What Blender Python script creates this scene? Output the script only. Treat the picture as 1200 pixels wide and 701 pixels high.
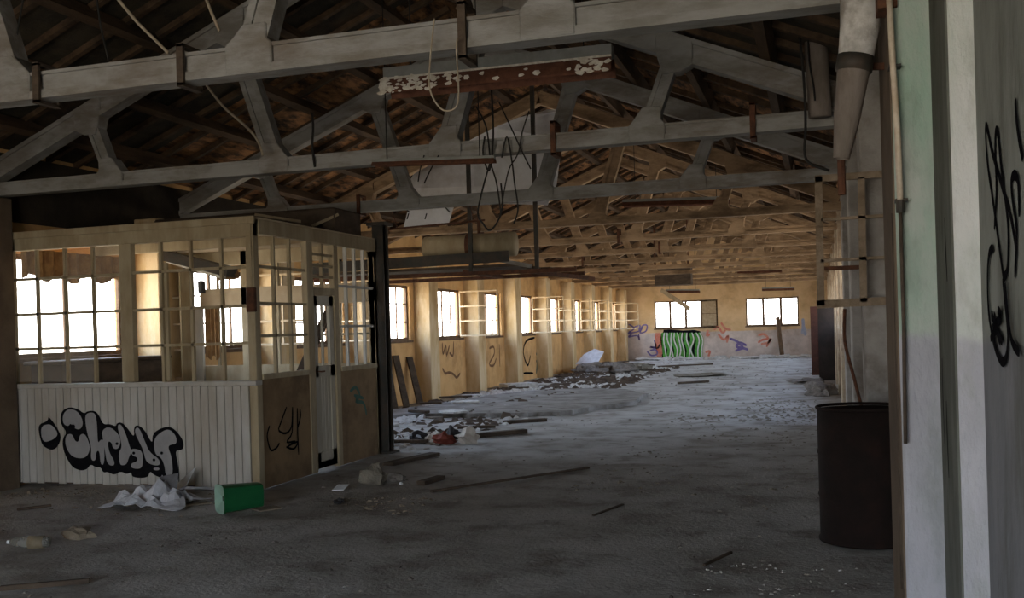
import bpy, math, random
from mathutils import Vector, Matrix, noise
from mathutils.geometry import tessellate_polygon
for o in list(bpy.data.objects): bpy.data.objects.remove(o)
S = bpy.context.scene
COL = S.collection
rnd = random.Random(7)
# ------------------------------------------------------------------ camera
FPX, YAW, ROLL, CY, CH = 1170.0, math.radians(17.1), math.radians(1.7), 385.8, 1.45
FW = Vector((-math.sin(YAW), math.cos(YAW), 0)); R0 = Vector((math.cos(YAW), math.sin(YAW), 0)); U0 = Vector((0, 0, 1))
RT = R0*math.cos(ROLL) - U0*math.sin(ROLL); UP = U0*math.cos(ROLL) + R0*math.sin(ROLL)
cd = bpy.data.cameras.new('camera'); cam = bpy.data.objects.new('camera', cd); COL.objects.link(cam)
cd.sensor_width = 36; cd.lens = FPX/1200*36; cd.shift_y = (CY-350.5)/1200; cd.clip_start = .05; cd.clip_end = 300
m = Matrix((RT, UP, -FW)).transposed().to_4x4(); m.translation = (0, 0, CH); cam.matrix_world = m
S.camera = cam
def at(px, py, X=None, Y=None, Z=None):
    """measure a point of the photograph on a plane of the building"""
    d = FW + RT*((px-600)/FPX) + UP*((CY-py)/FPX)
    t = X/d.x if X is not None else Y/d.y if Y is not None else (Z-CH)/d.z
    return Vector((d.x*t, d.y*t, CH+d.z*t))
# ------------------------------------------------------------------ world and exposure
w = bpy.data.worlds.new('sky'); S.world = w; w.use_nodes = True
nt = w.node_tree; nt.nodes.clear()
out = nt.nodes.new('ShaderNodeOutputWorld'); bg = nt.nodes.new('ShaderNodeBackground')
tc = nt.nodes.new('ShaderNodeTexCoord'); sx = nt.nodes.new('ShaderNodeSeparateXYZ'); cr = nt.nodes.new('ShaderNodeValToRGB')
mr = nt.nodes.new('ShaderNodeMapRange'); mr.inputs[1].default_value = -1; mr.inputs[2].default_value = 1
nt.links.new(tc.outputs['Generated'], sx.inputs[0]); nt.links.new(sx.outputs['Z'], mr.inputs[0])
nt.links.new(mr.outputs[0], cr.inputs[0]); nt.links.new(cr.outputs[0], bg.inputs[0]); nt.links.new(bg.outputs[0], out.inputs[0])
e = cr.color_ramp.elements
e[0].position = 0; e[0].color = (.60, .50, .38, 1)
e[1].position = 1; e[1].color = (.30, .46, .80, 1)
for p, c in ((.47, (.80, .70, .56, 1)), (.51, (1, .98, .95, 1)), (.62, (.74, .86, 1.0, 1))):
    q = e.new(p); q.color = c
bg.inputs[1].default_value = 13.0
S.view_settings.view_transform = 'Standard'; S.view_settings.look = 'None'; S.view_settings.gamma = 1
S.view_settings.use_curve_mapping = False; S.view_settings.exposure = 0.05
S.cycles.max_bounces = 8; S.cycles.diffuse_bounces = 6; S.cycles.transparent_max_bounces = 12
def portal(loc, rot, sx_, sy_):
    l = bpy.data.lights.new('daylight_opening', 'AREA'); l.shape = 'RECTANGLE'; l.size = sx_; l.size_y = sy_
    l.cycles.is_portal = True
    o = bpy.data.objects.new('daylight_opening', l); COL.objects.link(o); o.location = loc; o.rotation_euler = rot
H = math.pi/2
# ------------------------------------------------------------------ materials
def mat(name, c1, c2=None, scale=4.0, rough=.9, bump=.25, stretch=(1, 1, 1), dirt=None, dirt_amt=.5, dirt_scale=1.5,
        lower=None, lower_z=1.1, metal=0.0, thr=(.35, .65), fine=40, alpha=None):
    m = bpy.data.materials.new(name); m.use_nodes = True; t = m.node_tree; n = t.nodes; L = t.links.new
    b = n['Principled BSDF']; b.inputs['Roughness'].default_value = rough; b.inputs['Metallic'].default_value = metal
    try: b.inputs['Specular IOR Level'].default_value = 0.0 if 'paint' in name and 'spray' in name else .25
    except Exception: pass
    g = n.new('ShaderNodeNewGeometry'); mp = n.new('ShaderNodeMapping'); mp.inputs['Scale'].default_value = stretch
    L(g.outputs['Position'], mp.inputs['Vector'])
    def nz(s, d=6, src=mp):
        q = n.new('ShaderNodeTexNoise'); q.inputs['Scale'].default_value = s; q.inputs['Detail'].default_value = d
        q.inputs['Roughness'].default_value = .65
        L(src.outputs['Vector'], q.inputs['Vector']); return q.outputs['Fac']
    def ramp(f, a, b_):
        q = n.new('ShaderNodeMapRange'); q.inputs[1].default_value = a; q.inputs[2].default_value = b_
        q.interpolation_type = 'SMOOTHSTEP'
        L(f, q.inputs[0]); return q.outputs[0]
    def mix(f, a, b_):
        q = n.new('ShaderNodeMix'); q.data_type = 'RGBA'
        if isinstance(f, float): q.inputs[0].default_value = f
        else: L(f, q.inputs[0])
        for i, v in ((6, a), (7, b_)):
            if isinstance(v, tuple): q.inputs[i].default_value = (*v, 1)
            else: L(v, q.inputs[i])
        return q.outputs[2]
    c2 = c2 or tuple(x*.75 for x in c1)
    col = mix(ramp(nz(scale), *thr), c1, c2)
    if lower:
        s = n.new('ShaderNodeSeparateXYZ'); L(g.outputs['Position'], s.inputs[0])
        a = n.new('ShaderNodeMath'); a.operation = 'MULTIPLY_ADD'; L(nz(2.5), a.inputs[0]); a.inputs[1].default_value = .12; L(s.outputs['Z'], a.inputs[2])
        lo = mix(ramp(nz(scale*1.3), *thr), lower, tuple(x*.8 for x in lower))
        col = mix(ramp(a.outputs[0], lower_z+.04, lower_z+.09), lo, col)
    if dirt:
        f = ramp(nz(dirt_scale, 8), .48, .72)
        q = n.new('ShaderNodeMath'); q.operation = 'MULTIPLY'; L(f, q.inputs[0]); q.inputs[1].default_value = dirt_amt
        col = mix(q.outputs[0], col, dirt)
    L(col, b.inputs['Base Color'])
    if bump:
        bp = n.new('ShaderNodeBump'); bp.inputs['Strength'].default_value = bump; bp.inputs['Distance'].default_value = .02
        L(nz(fine, 5), bp.inputs['Height']); L(bp.outputs['Normal'], b.inputs['Normal'])
    if alpha is not None:
        tr = n.new('ShaderNodeBsdfTransparent'); ms = n.new('ShaderNodeMixShader'); ms.inputs[0].default_value = alpha
        L(tr.outputs[0], ms.inputs[1]); L(b.outputs[0], ms.inputs[2]); L(ms.outputs[0], n['Material Output'].inputs['Surface'])
    return m
M = {}
M['floor'] = mat('dusty_concrete', (.48, .48, .475), (.33, .32, .30), 1.1, .95, .9, dirt=(.19, .17, .15), dirt_amt=.75, dirt_scale=2.2, fine=28)
M['ochre'] = mat('ochre_plaster', (.70, .45, .21), (.58, .35, .15), 2.2, .95, .3, dirt=(.26, .15, .08), dirt_amt=.5, dirt_scale=1.8)
M['soot_brown'] = mat('dark_stained_plaster', (.16, .12, .085), (.10, .075, .055), 2, .95, .3)
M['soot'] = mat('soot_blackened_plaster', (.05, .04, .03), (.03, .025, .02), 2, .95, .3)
M['ochre_dado'] = mat('ochre_plaster_pale_dado', (.72, .52, .30), (.62, .43, .23), 2.2, .95, .3, lower=(.66, .57, .52), lower_z=1.1, dirt=(.30, .19, .11), dirt_amt=.5)
M['pilaster'] = mat('cream_plaster', (.68, .55, .36), (.56, .40, .20), 3, .9, .3, stretch=(1, 1, .35), dirt=(.30, .18, .10), dirt_amt=.55)
M['pilaster_right'] = mat('dull_cream_plaster', (.48, .40, .30), (.36, .28, .20), 3, .9, .3, dirt=(.2, .13, .09), dirt_amt=.6)
M['grey_wall'] = mat('grey_green_plaster', (.28, .30, .28), (.20, .215, .20), 3, .9, .4, stretch=(1, 1, .3), dirt=(.10, .10, .085), dirt_amt=.7, dirt_scale=3, lower=(.24, .25, .275), lower_z=1.36)
M['pier_green'] = mat('flaking_green_paint', (.30, .44, .36), (.44, .48, .45), 2.4, .85, .4, stretch=(1, 1, .4), dirt=(.17, .21, .17), dirt_amt=.5, dirt_scale=5, lower=(.44, .45, .50), lower_z=1.36)
M['pier_white'] = mat('flaking_white_paint', (.66, .68, .68), (.50, .56, .52), 3.2, .85, .5, stretch=(1, 1, .4), dirt=(.32, .34, .31), dirt_amt=.5, dirt_scale=8, lower=(.52, .53, .58), lower_z=1.36)
M['right_wall'] = mat('bare_grey_plaster', (.36, .345, .33), (.25, .235, .22), 3, .95, .4, dirt=(.12, .09, .07), dirt_amt=.7)
M['truss'] = mat('whitewashed_concrete', (.30, .30, .295), (.20, .195, .18), 5, .9, .35, stretch=(.4, 1, 1), dirt=(.16, .12, .09), dirt_amt=.65, dirt_scale=2.5)
M['truss_warm'] = mat('smoke_stained_concrete', (.38, .265, .165), (.22, .15, .09), 5, .9, .35, stretch=(.4, 1, 1), dirt=(.10, .065, .04), dirt_amt=.7, dirt_scale=2.5)  # browner concrete tone for the farther trusses
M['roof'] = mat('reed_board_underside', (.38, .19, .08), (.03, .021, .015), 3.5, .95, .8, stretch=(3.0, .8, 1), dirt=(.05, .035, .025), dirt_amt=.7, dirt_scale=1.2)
M['purlin'] = mat('old_roof_timber', (.11, .07, .042), (.045, .03, .02), 5, .9, .4, stretch=(1, .2, 1), dirt=(.05, .04, .03), dirt_amt=.6)
M['booth'] = mat('yellowed_white_wood', (.40, .34, .23), (.30, .24, .15), 6, .7, .2, stretch=(1, 1, .25), dirt=(.24, .17, .10), dirt_amt=.5, dirt_scale=2.5)
M['boards'] = mat('white_board_paint', (.52, .52, .50), (.43, .42, .39), 4, .7, .2, stretch=(1, 1, .25), dirt=(.30, .25, .18), dirt_amt=.5, dirt_scale=1.7)
M['booth_side'] = mat('brown_stained_panel', (.25, .17, .09), (.19, .125, .065), 3, .8, .25, dirt=(.09, .06, .035), dirt_amt=.6)
M['booth_ceiling'] = mat('cream_ceiling_board', (.50, .42, .30), (.40, .32, .22), 2, .9, .15)
M['door'] = mat('grey_white_door_paint', (.50, .48, .42), (.40, .37, .30), 4, .7, .2, stretch=(1, 1, .3))
M['steel'] = mat('dark_painted_steel', (.035, .036, .032), (.06, .045, .035), 8, .6, .2)
M['rust'] = mat('rusty_steel', (.12, .05, .028), (.07, .035, .022), 14, .85, .5, dirt=(.20, .085, .04), dirt_amt=.5, dirt_scale=9)
M['rust_light'] = mat('peeling_paint_over_rust', (.15, .065, .04), (.09, .04, .025), 10, .85, .4)
M['flake'] = mat('flaking_cream_paint', (.75, .73, .66), (.55, .50, .42), 20, .85, .4)
M['lamp_top'] = mat('grey_lamp_enamel', (.26, .27, .26), (.20, .205, .195), 6, .5, .1)
M['drum'] = mat('dark_drum_paint', (.014, .008, .007), (.009, .006, .005), 6, .95, .25, dirt=(.026, .012, .009), dirt_amt=.5, dirt_scale=5)
M['winframe'] = mat('brown_window_paint', (.16, .10, .06), (.10, .065, .04), 9, .8, .2)
M['casement'] = mat('cream_window_paint', (.45, .36, .24), (.34, .26, .16), 9, .8, .2)
M['glass'] = mat('dusty_glass', (.75, .72, .66), (.65, .6, .52), 6, .3, 0, alpha=.11)
M['black'] = mat('black_spray_paint', (.008, .008, .010), (.012, .012, .014), 8, .5, 0)
M['silver'] = mat('silver_spray_paint', (.34, .34, .35), (.29, .29, .30), 5, .5, 0)
M['green_paint'] = mat('green_spray_paint', (.12, .40, .08), (.08, .26, .06), 9, .6, 0)
M['white_paint'] = mat('white_spray_paint', (.72, .75, .70), (.6, .62, .58), 9, .6, 0)
M['red_paint'] = mat('red_spray_paint', (.60, .17, .12), (.62, .30, .22), 6, .6, 0)
M['violet_paint'] = mat('violet_spray_paint', (.16, .12, .30), (.22, .18, .36), 6, .6, 0)
M['blue_paint'] = mat('pale_blue_spray_paint', (.32, .36, .50), (.4, .42, .5), 6, .6, 0)
M['teal_paint'] = mat('teal_spray_paint', (.07, .15, .14), (.10, .16, .13), 6, .6, 0)
M['brown_paint'] = mat('brown_spray_paint', (.17, .10, .06), (.22, .13, .08), 6, .6, 0)
M['pipe'] = mat('clay_flue_pipe', (.22, .19, .17), (.14, .12, .10), 6, .85, .3, stretch=(1, 1, .3), dirt=(.10, .08, .065), dirt_amt=.7, dirt_scale=5)
M['pipe_white'] = mat('white_lagging', (.62, .62, .60), (.36, .35, .33), 9, .8, .3, dirt=(.2, .17, .14), dirt_amt=.6, dirt_scale=8)
M['pipe_thin'] = mat('cream_pipe_paint', (.62, .55, .45), (.45, .36, .26), 9, .6, .1)
M['crate'] = mat('green_plastic', (.010, .105, .035), (.008, .085, .03), 5, .45, .05)
M['crate_inside'] = mat('pale_green_plastic', (.32, .50, .42), (.26, .42, .35), 5, .5, .05)
M['sheet'] = mat('white_plastic_sheet', (.62, .65, .72), (.48, .5, .56), 7, .45, .3)
M['sheet_dark'] = mat('smoky_plastic', (.22, .22, .24), (.16, .16, .17), 7, .4, .3)
M['paper'] = mat('white_paper', (.70, .74, .78), (.6, .64, .68), 7, .8, .1)
M['cardboard'] = mat('dirty_cardboard', (.27, .23, .18), (.20, .17, .13), 7, .9, .3)
M['stone'] = mat('grey_rubble_stone', (.26, .24, .20), (.17, .155, .13), 9, .95, .8)
M['rubble'] = mat('mixed_rubble', (.24, .22, .20), (.13, .12, .11), 12, .95, .5)
M['white_rubble'] = mat('white_plaster_chips', (.62, .62, .60), (.42, .42, .41), 12, .95, .5)
M['timber'] = mat('dark_waste_timber', (.10, .075, .055), (.06, .045, .035), 9, .9, .4, stretch=(.5, .5, 1))
M['mat'] = mat('dusty_floor_layer', (.30, .29, .28), (.19, .18, .17), 2.4, .95, .8, dirt=(.10, .085, .07), dirt_amt=.8, dirt_scale=2.2)
M['ceiling_sheet'] = mat('white_ceiling_sheet', (.85, .86, .90), (.72, .72, .75), 2.2, .9, .2, dirt=(.34, .28, .24), dirt_amt=.5, dirt_scale=1.3)
M['fabric'] = mat('brown_curtain', (.30, .18, .08), (.20, .11, .05), 8, .95, .4)
M['cabinet'] = mat('black_cabinet_paint', (.018, .014, .013), (.028, .02, .018), 8, .6, .1)
M['cabinet_door'] = mat('maroon_cabinet_paint', (.075, .028, .02), (.05, .02, .016), 8, .6, .1)
M['wire'] = mat('black_cable', (.012, .012, .012), (.02, .018, .016), 8, .6, 0)
M['rope'] = mat('pale_rope', (.36, .31, .24), (.28, .23, .17), 20, .9, 0)
M['bottle'] = mat('clear_plastic', (.30, .30, .28), (.2, .2, .18), 9, .2, .1, alpha=.6)
M['label'] = mat('faded_bottle_label', (.24, .20, .14), (.18, .15, .10), 9, .6, .1)
M['red_bag'] = mat('red_rag', (.24, .06, .04), (.16, .04, .03), 9, .8, .3)
M['black_bag'] = mat('black_plastic', (.02, .02, .022), (.035, .035, .04), 9, .4, .3)
M['white_bag'] = mat('white_bag', (.55, .52, .48), (.42, .38, .34), 9, .6, .3)
# ------------------------------------------------------------------ mesh helpers
class MB:
    def __init__(s): s.v = []; s.f = []
    def add(s, vs, fs):
        k = len(s.v); s.v += [Vector(p) for p in vs]; s.f += [tuple(i+k for i in q) for q in fs]; return s
    def box(s, x0, x1, y0, y1, z0, z1):
        return s.add([(x, y, z) for z in (z0, z1) for y in (y0, y1) for x in (x0, x1)],
                     [(0, 2, 3, 1), (4, 5, 7, 6), (0, 1, 5, 4), (2, 6, 7, 3), (0, 4, 6, 2), (1, 3, 7, 5)])
    def beam(s, p, q, w, h, up=(0, 0, 1), taper=1.0):
        p = Vector(p); q = Vector(q); d = (q-p).normalized(); up = Vector(up)
        sd = d.cross(up)
        if sd.length < 1e-4: sd = d.cross(Vector((0, 1, 0)))
        sd.normalize(); u = sd.cross(d)
        vs = []
        for c, t in ((p, 1), (q, taper)):
            for a, b in ((-1, -1), (1, -1), (1, 1), (-1, 1)): vs.append(c+sd*a*w/2*t+u*b*h/2*t)
        return s.add(vs, [(0, 3, 2, 1), (4, 5, 6, 7), (0, 1, 5, 4), (1, 2, 6, 5), (2, 3, 7, 6), (3, 0, 4, 7)])
    def tube(s, pts, r, n=8, cap=True):
        pts = [Vector(p) for p in pts]; rs = r if isinstance(r, (list, tuple)) else [r]*len(pts)
        vs = []; prev = None
        for i, p in enumerate(pts):
            d = (pts[min(i+1, len(pts)-1)]-pts[max(i-1, 0)]).normalized()
            a = prev if prev is not None else (Vector((0, 0, 1)) if abs(d.z) < .9 else Vector((1, 0, 0)))
            u = (a-d*a.dot(d)).normalized(); prev = u; v = d.cross(u)
            for k in range(n): vs.append(p+(u*math.cos(2*math.pi*k/n)+v*math.sin(2*math.pi*k/n))*rs[i])
        fs = [(i*n+k, i*n+(k+1) % n, (i+1)*n+(k+1) % n, (i+1)*n+k) for i in range(len(pts)-1) for k in range(n)]
        if cap: fs += [tuple(range(n))[::-1], tuple((len(pts)-1)*n+k for k in range(n))]
        return s.add(vs, fs)
    def prism(s, poly, d):
        poly = [Vector(p) for p in poly]; d = Vector(d); n = len(poly)
        tri = tessellate_polygon([poly])
        fs = [tuple(t) for t in tri] + [tuple(i+n for i in reversed(t)) for t in tri] + [(i, (i+1) % n, (i+1) % n+n, i+n) for i in range(n)]
        return s.add(poly+[p+d for p in poly], fs)
    def flat(s, poly):
        poly = [Vector(p) for p in poly]; return s.add(poly, [tuple(t) for t in tessellate_polygon([poly])])
    def stroke(s, pts, w, nrm):
        pts = [Vector(p) for p in pts]; nrm = Vector(nrm); vs = []
        for i, p in enumerate(pts):
            d = (pts[min(i+1, len(pts)-1)]-pts[max(i-1, 0)]).normalized(); c = d.cross(nrm).normalized()
            k = .6 if i in (0, len(pts)-1) else 1
            vs += [p+c*w/2*k, p-c*w/2*k]
        return s.add(vs, [(2*i, 2*i+1, 2*i+3, 2*i+2) for i in range(len(pts)-1)])
    def blob(s, c, r, seed=0, n=10, amp=.35, flatz=True):
        c = Vector(c); vs = []; fs = []; m = n//2+1
        for i in range(m+1):
            th = math.pi*i/m
            for k in range(n):
                ph = 2*math.pi*k/n; d = Vector((math.sin(th)*math.cos(ph), math.sin(th)*math.sin(ph), math.cos(th)))
                q = 1+amp*noise.noise(d*1.7+Vector((seed*3.1, seed, 0)))*1.6
                p = Vector((d.x*r[0]*q, d.y*r[1]*q, d.z*r[2]*q))
                if flatz: p.z = max(p.z, -r[2]*.55)
                vs.append(c+p)
        for i in range(m):
            for k in range(n): fs.append((i*n+k, (i+1)*n+k, (i+1)*n+(k+1) % n, i*n+(k+1) % n))
        return s.add(vs, fs)
    def build(s, name, material, parent=None, smooth=False, kind=None, bevel=0, origin=None):
        lo = Vector([min(v[i] for v in s.v) for i in range(3)]); hi = Vector([max(v[i] for v in s.v) for i in range(3)])
        o = Vector(origin) if origin else Vector(((lo.x+hi.x)/2, (lo.y+hi.y)/2, lo.z))
        me = bpy.data.meshes.new(name); me.from_pydata([v-o for v in s.v], [], s.f)
        me.materials.append(material)
        import bmesh
        b = bmesh.new(); b.from_mesh(me)
        if not name.startswith('graffiti'): bmesh.ops.recalc_face_normals(b, faces=b.faces)
        b.to_mesh(me); b.free()
        if smooth:
            for p in me.polygons: p.use_smooth = True
        me.update()
        ob = bpy.data.objects.new(name, me); COL.objects.link(ob)
        ob.location = o - (Vector(WO[parent.name]) if parent else Vector())
        WO[ob.name] = tuple(o)
        if parent: ob.parent = parent
        if kind: ob['kind'] = kind
        if bevel:
            md = ob.modifiers.new('bevel', 'BEVEL'); md.width = bevel; md.segments = 1; md.limit_method = 'ANGLE'
        return ob
WO = {}
def box(*a): return MB().box(*a)
def beam(*a, **k): return MB().beam(*a, **k)
def tube(*a, **k): return MB().tube(*a, **k)
def empty(name, loc):
    o = bpy.data.objects.new(name, None); o.empty_display_size = .1; COL.objects.link(o); o.location = loc; WO[o.name] = tuple(loc); return o
def tag(o, label, cat, group=None, kind=None):
    o['label'] = label; o['category'] = cat
    if group: o['group'] = group
    if kind: o['kind'] = kind
    return o
def thing(name, loc, label, cat, group=None): return tag(empty(name, loc), label, cat, group)
def struct(name, loc): o = empty(name, loc); o['kind'] = 'structure'; return o

XL, XR, YF, YB = -8.0, .60, 41.5, -3.5       # left wall, right wall, far wall, back wall
SL = .42; APX = -3.9; APZ = 4.9
def zr(x): return APZ-SL*abs(x-APX)           # centre line of the truss rafters
def zroof(x): return zr(x)+.30
# ------------------------------------------------------------------ floor
nx, ny = 62, 330
fv = []; ff = []
def fz(x, y): return .014*noise.noise(Vector((x*1.6, y*1.6, 0)))+.012*noise.noise(Vector((x*5, y*5, 3)))-.012
for j in range(ny+1):
    for i in range(nx+1):
        x = XL-.2+(XR-XL+.4)*i/nx; y = YB+(YF-YB+.2)*j/ny; fv.append((x, y, fz(x, y)))
for j in range(ny):
    for i in range(nx): a = j*(nx+1)+i; ff.append((a, a+1, a+nx+2, a+nx+1))
MB().add(fv, ff).build('floor', M['floor'], smooth=True, kind='structure')
# ------------------------------------------------------------------ left wall with windows and pilasters
PIL = [7.70, 10.34, 13.15, 16.1, 19.15, 22.2, 25.3, 28.4, 31.5, 34.6, 37.7, 40.8]; PW = .5
WZ0, WZ1 = 1.28, 2.40
lw = []
for a, b in zip(PIL, PIL[1:]):
    c = (a+PW+b)/2; hw = min(1.05, (b-a-PW)/2-.12); lw.append((c-hw, c+hw))
lw[0] = (8.27, 10.16)
def wall_x(name, x0, x1, y0, y1, z1, wins, material):
    mb = MB(); mb.box(x0, x1, y0, y1, -.1, WZ0); mb.box(x0, x1, y0, y1, WZ1, z1)
    ys = [y0]+[q for w_ in wins for q in w_]+[y1]
    for a, b in zip(ys[::2], ys[1::2]): mb.box(x0, x1, a, b, WZ0, WZ1)
    return mb.build(name, material, kind='structure')
wallL = wall_x('wall_left', XL-.16, XL, YB, YF+.25, zroof(XL)+.05, lw, M['ochre'])
box(XL-.01, XL+.02, YB+.02, 15.9, 2.72, 3.42).build('soot_panel', M['soot'], wallL)  # near-black panel across the near part of the upper left wall
def pilaster(x0, x1, a, b, z, wall, material, nm='pilaster'):
    box(x0, x1, a, b, -.1, z).build(nm, material, wall, bevel=.012)
for i, a in enumerate(PIL):
    pr = .35 if i else .17
    pilaster(XL-.02, XL+pr, a, a+(PW if i else .55), 2.93, wallL, M['pilaster'] if i else M['soot_brown'])  # nearest pilaster takes a darker brown than the rest
WN = [0]
def window(axis, pos, a, b, z0, z1, cols, rows, thick=.25, inward=1, casements=(), panes=(), boards=()):
    """steel window in a wall; axis 'x' = wall normal along X"""
    WN[0] += 1
    P = (lambda u, d, z: Vector((pos-inward*d, u, z))) if axis == 'x' else (lambda u, d, z: Vector((u, pos+d, z)))
    root = struct('window_%d' % WN[0], P((a+b)/2, .07, z0))
    def bar(u0, z0_, u1, z1_, w_, d=.07, t=.04):
        mb = MB(); nr = P(0, 1, 0)-P(0, 0, 0); mb.beam(P(u0, d, z0_), P(u1, d, z1_), t, w_, up=nr) if False else None
        if abs(u1-u0) > abs(z1_-z0_): q = [P(u0, d-t/2, z0_-w_/2), P(u1, d+t/2, z0_+w_/2)]
        else: q = [P(u0-w_/2, d-t/2, z0_), P(u0+w_/2, d+t/2, z1_)]
        lo = [min(q[0][i], q[1][i]) for i in range(3)]; hi = [max(q[0][i], q[1][i]) for i in range(3)]
        return mb.box(lo[0], hi[0], lo[1], hi[1], lo[2], hi[2])
    fr = MB()
    for mb in (bar(a, z0+.03, b, z0+.03, .06), bar(a, z1-.03, b, z1-.03, .06), bar(a+.03, z0+.06, a+.03, z1-.06, .06), bar(b-.03, z0+.06, b-.03, z1-.06, .06)):
        fr.add(mb.v, mb.f)
    fr.build('window_frame', M['winframe'], root)
    skip = set(q for q, _ in casements)
    for c in range(1, cols):
        u = a+(b-a)*c/cols; bar(u, z0+.06, u, z1-.06, .10 if axis == 'y' else .045 if c % 2 == 0 else .028, t=.03).build('mullion', M['winframe'], root)
    for r_ in range(1, rows):
        z = z0+(z1-z0)*r_/rows
        segs = [(a+.06+(b-a-.12)*c/cols, a+.06+(b-a-.12)*(c+1)/cols) for c in range(cols) if c not in skip]
        mb = MB()
        for s0, s1 in segs: q = bar(s0, z, s1, z, .022, t=.025); mb.add(q.v, q.f)
        if segs: mb.build('glazing_bar', M['winframe'], root)
    sl = MB(); q = bar(a-.04, z0-.015, b+.04, z0-.015, .05, d=.02, t=.14); sl.add(q.v, q.f); sl.build('window_sill', M['winframe'], root)
    for c, r_ in panes:
        u0 = a+(b-a)*c/cols+.03; u1 = a+(b-a)*(c+1)/cols-.03; y0 = z0+(z1-z0)*r_/rows+.02; y1 = z0+(z1-z0)*(r_+1)/rows-.02
        MB().prism([P(u0, .068, y0), P(u1, .068, y0), P(u1, .068, y1), P(u0, .068, y1)], P(0, .004, 0)-P(0, 0, 0)).build('pane', M['glass'], root)
    for c, r_ in boards:
        u0 = a+(b-a)*c/cols+.02; u1 = a+(b-a)*(c+1)/cols-.02; y0 = z0+(z1-z0)*r_/rows+.01; y1 = z0+(z1-z0)*(r_+1)/rows-.01
        MB().prism([P(u0, .05, y0), P(u1, .05, y0), P(u1, .05, y1), P(u0, .05, y1)], P(0, .01, 0)-P(0, 0, 0)).build('board', M['casement'], root)
    for c, ang in casements:                  # open leaf hinged at the far jamb, swung into the room
        wdt = (b-a)/cols*1.9; hg = P(b-.06, 0, 0); hg.z = 0
        di = P(0, -1, 0)-P(0, 0, 0); da = P(-1, 0, 0)-P(0, 0, 0)
        dr = (da*math.cos(ang)+di*math.sin(ang)).normalized()
        mb = MB(); h0, h1 = z0+.05, z1-.05
        for t in (0, .5, 1): mb.beam(hg+dr*wdt*t+Vector((0, 0, h0)), hg+dr*wdt*t+Vector((0, 0, h1)), .028, .028)
        for t in (0, .333, .667, 1): z = h0+(h1-h0)*t; mb.beam(hg+Vector((0, 0, z)), hg+dr*wdt+Vector((0, 0, z)), .025, .03)
        mb.build('casement', M['casement'], root)
    return root
for i, (a, b) in enumerate(lw):
    ca = () if i in (0, 3, 5) else ((3, math.radians(95 if i % 2 else 80)),)
    pn = [(c, r_) for c in range(4) for r_ in range(3) if rnd.random() < (.45 if i else .6) and (c < 3 or not ca)]
    cc = 2 if i == 0 else 4
    window('x', XL, a, b, WZ0, WZ1, cc, 1 if i == 0 else 3, casements=ca, panes=[(0, 0)] if i == 0 else pn)
    portal((XL-.18, (a+b)/2, (WZ0+WZ1)/2), (0, -H, 0), WZ1-WZ0, b-a)
# ------------------------------------------------------------------ right wall
TR = [5.07+3.12*k for k in range(12)]
rw = []
for k in range(3, 11): rw.append((TR[k]+.45, TR[k+1]-.45))
wallR = wall_x('wall_right', XR, XR+.25, YB, YF+.25, 3.45, rw, M['right_wall'])
for k in range(1, 12): pilaster(.33, XR+.02, TR[k]-.12, TR[k]+.42, zroof(.33)-.06, wallR, M['right_wall'] if k < 4 else M['pilaster_right'])
for a, b in rw:
    window('x', XR, a, b, WZ0, WZ1, 4, 3, inward=-1, panes=[(c, r_) for c in range(4) for r_ in range(3) if rnd.random() < .4])
    portal((XR+.27, (a+b)/2, (WZ0+WZ1)/2), (0, H, 0), WZ1-WZ0, b-a)
# stepped pier close to the camera (three faces with different paint) and near stretch of wall
box(.33, .625, 4.62, 5.35, -.1, 3.4).build('pier', M['pier_green'], wallR, bevel=.01)
box(.495, .625, 4.10, 4.62, -.1, 3.4).build('pier', M['pier_white'], wallR, bevel=.006)
box(.585, .605, YB+.05, 4.10, -.1, 3.4).build('plaster_facing', M['grey_wall'], wallR)
M['pier_dark'] = mat('damp_dark_plaster', (.15, .16, .14), (.09, .095, .08), 4, .95, .4, stretch=(1, 1, .3), dirt=(.05, .05, .04), dirt_amt=.6, dirt_scale=5)  # shade of the pier's side face put into the plaster colour
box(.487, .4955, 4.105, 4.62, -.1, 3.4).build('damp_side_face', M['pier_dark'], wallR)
box(.322, .331, 4.64, 5.33, -.1, 3.4).build('damp_side_face', M['soot_brown'], wallR)  # dark brown plate paints in the shade on the green pier's left side
tube([at(1047, 250, Y=4.72), at(1053, 470, Y=4.72), at(1058, 690, Y=4.72)], .009, 8).build('conduit', M['timber'], wallR, smooth=True)
# peeling patches on pier: darker recessed streak strip
for (px, y0, y1, wd) in ((1107, 255, 330, .014), (1109, 470, 560, .012), (1104, 420, 520, .01)):
    a = at(px, y0, X=.486); b = at(px+3, y1, X=.486)
    MB().stroke([a, (a+b)/2+Vector((0, .01, 0)), b], wd*2, (1, 0, 0)).build('graffiti_streak', M['black'], wallR)
# ------------------------------------------------------------------ far wall with two windows
fw1 = (at(767, 370, Y=YF).x, at(841, 370, Y=YF).x); fw2 = (at(874, 366, Y=YF).x, at(936, 366, Y=YF).x)
mb = MB(); mb.box(XL-.2, XR+.2, YF, YF+.25, -.1, WZ0); mb.box(XL-.2, XR+.2, YF, YF+.25, WZ1+.02, 3.4)
mb.prism([(XL, YF, 3.4), (XR, YF, 3.4), (XR, YF, 3.42), (APX, YF, zroof(APX)), (XL, YF, 3.42)], (0, .25, 0))
for a, b in ((XL-.2, fw1[0]), (fw1[1], fw2[0]), (fw2[1], XR+.2)): mb.box(a, b, YF, YF+.25, WZ0, WZ1+.02)
wallF = mb.build('wall_far', M['ochre_dado'], kind='structure')
window('y', YF, fw1[0], fw1[1], WZ0, WZ1+.02, 4, 2, panes=[(1, 0), (2, 1)], boards=[(3, 0), (3, 1)])
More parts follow.
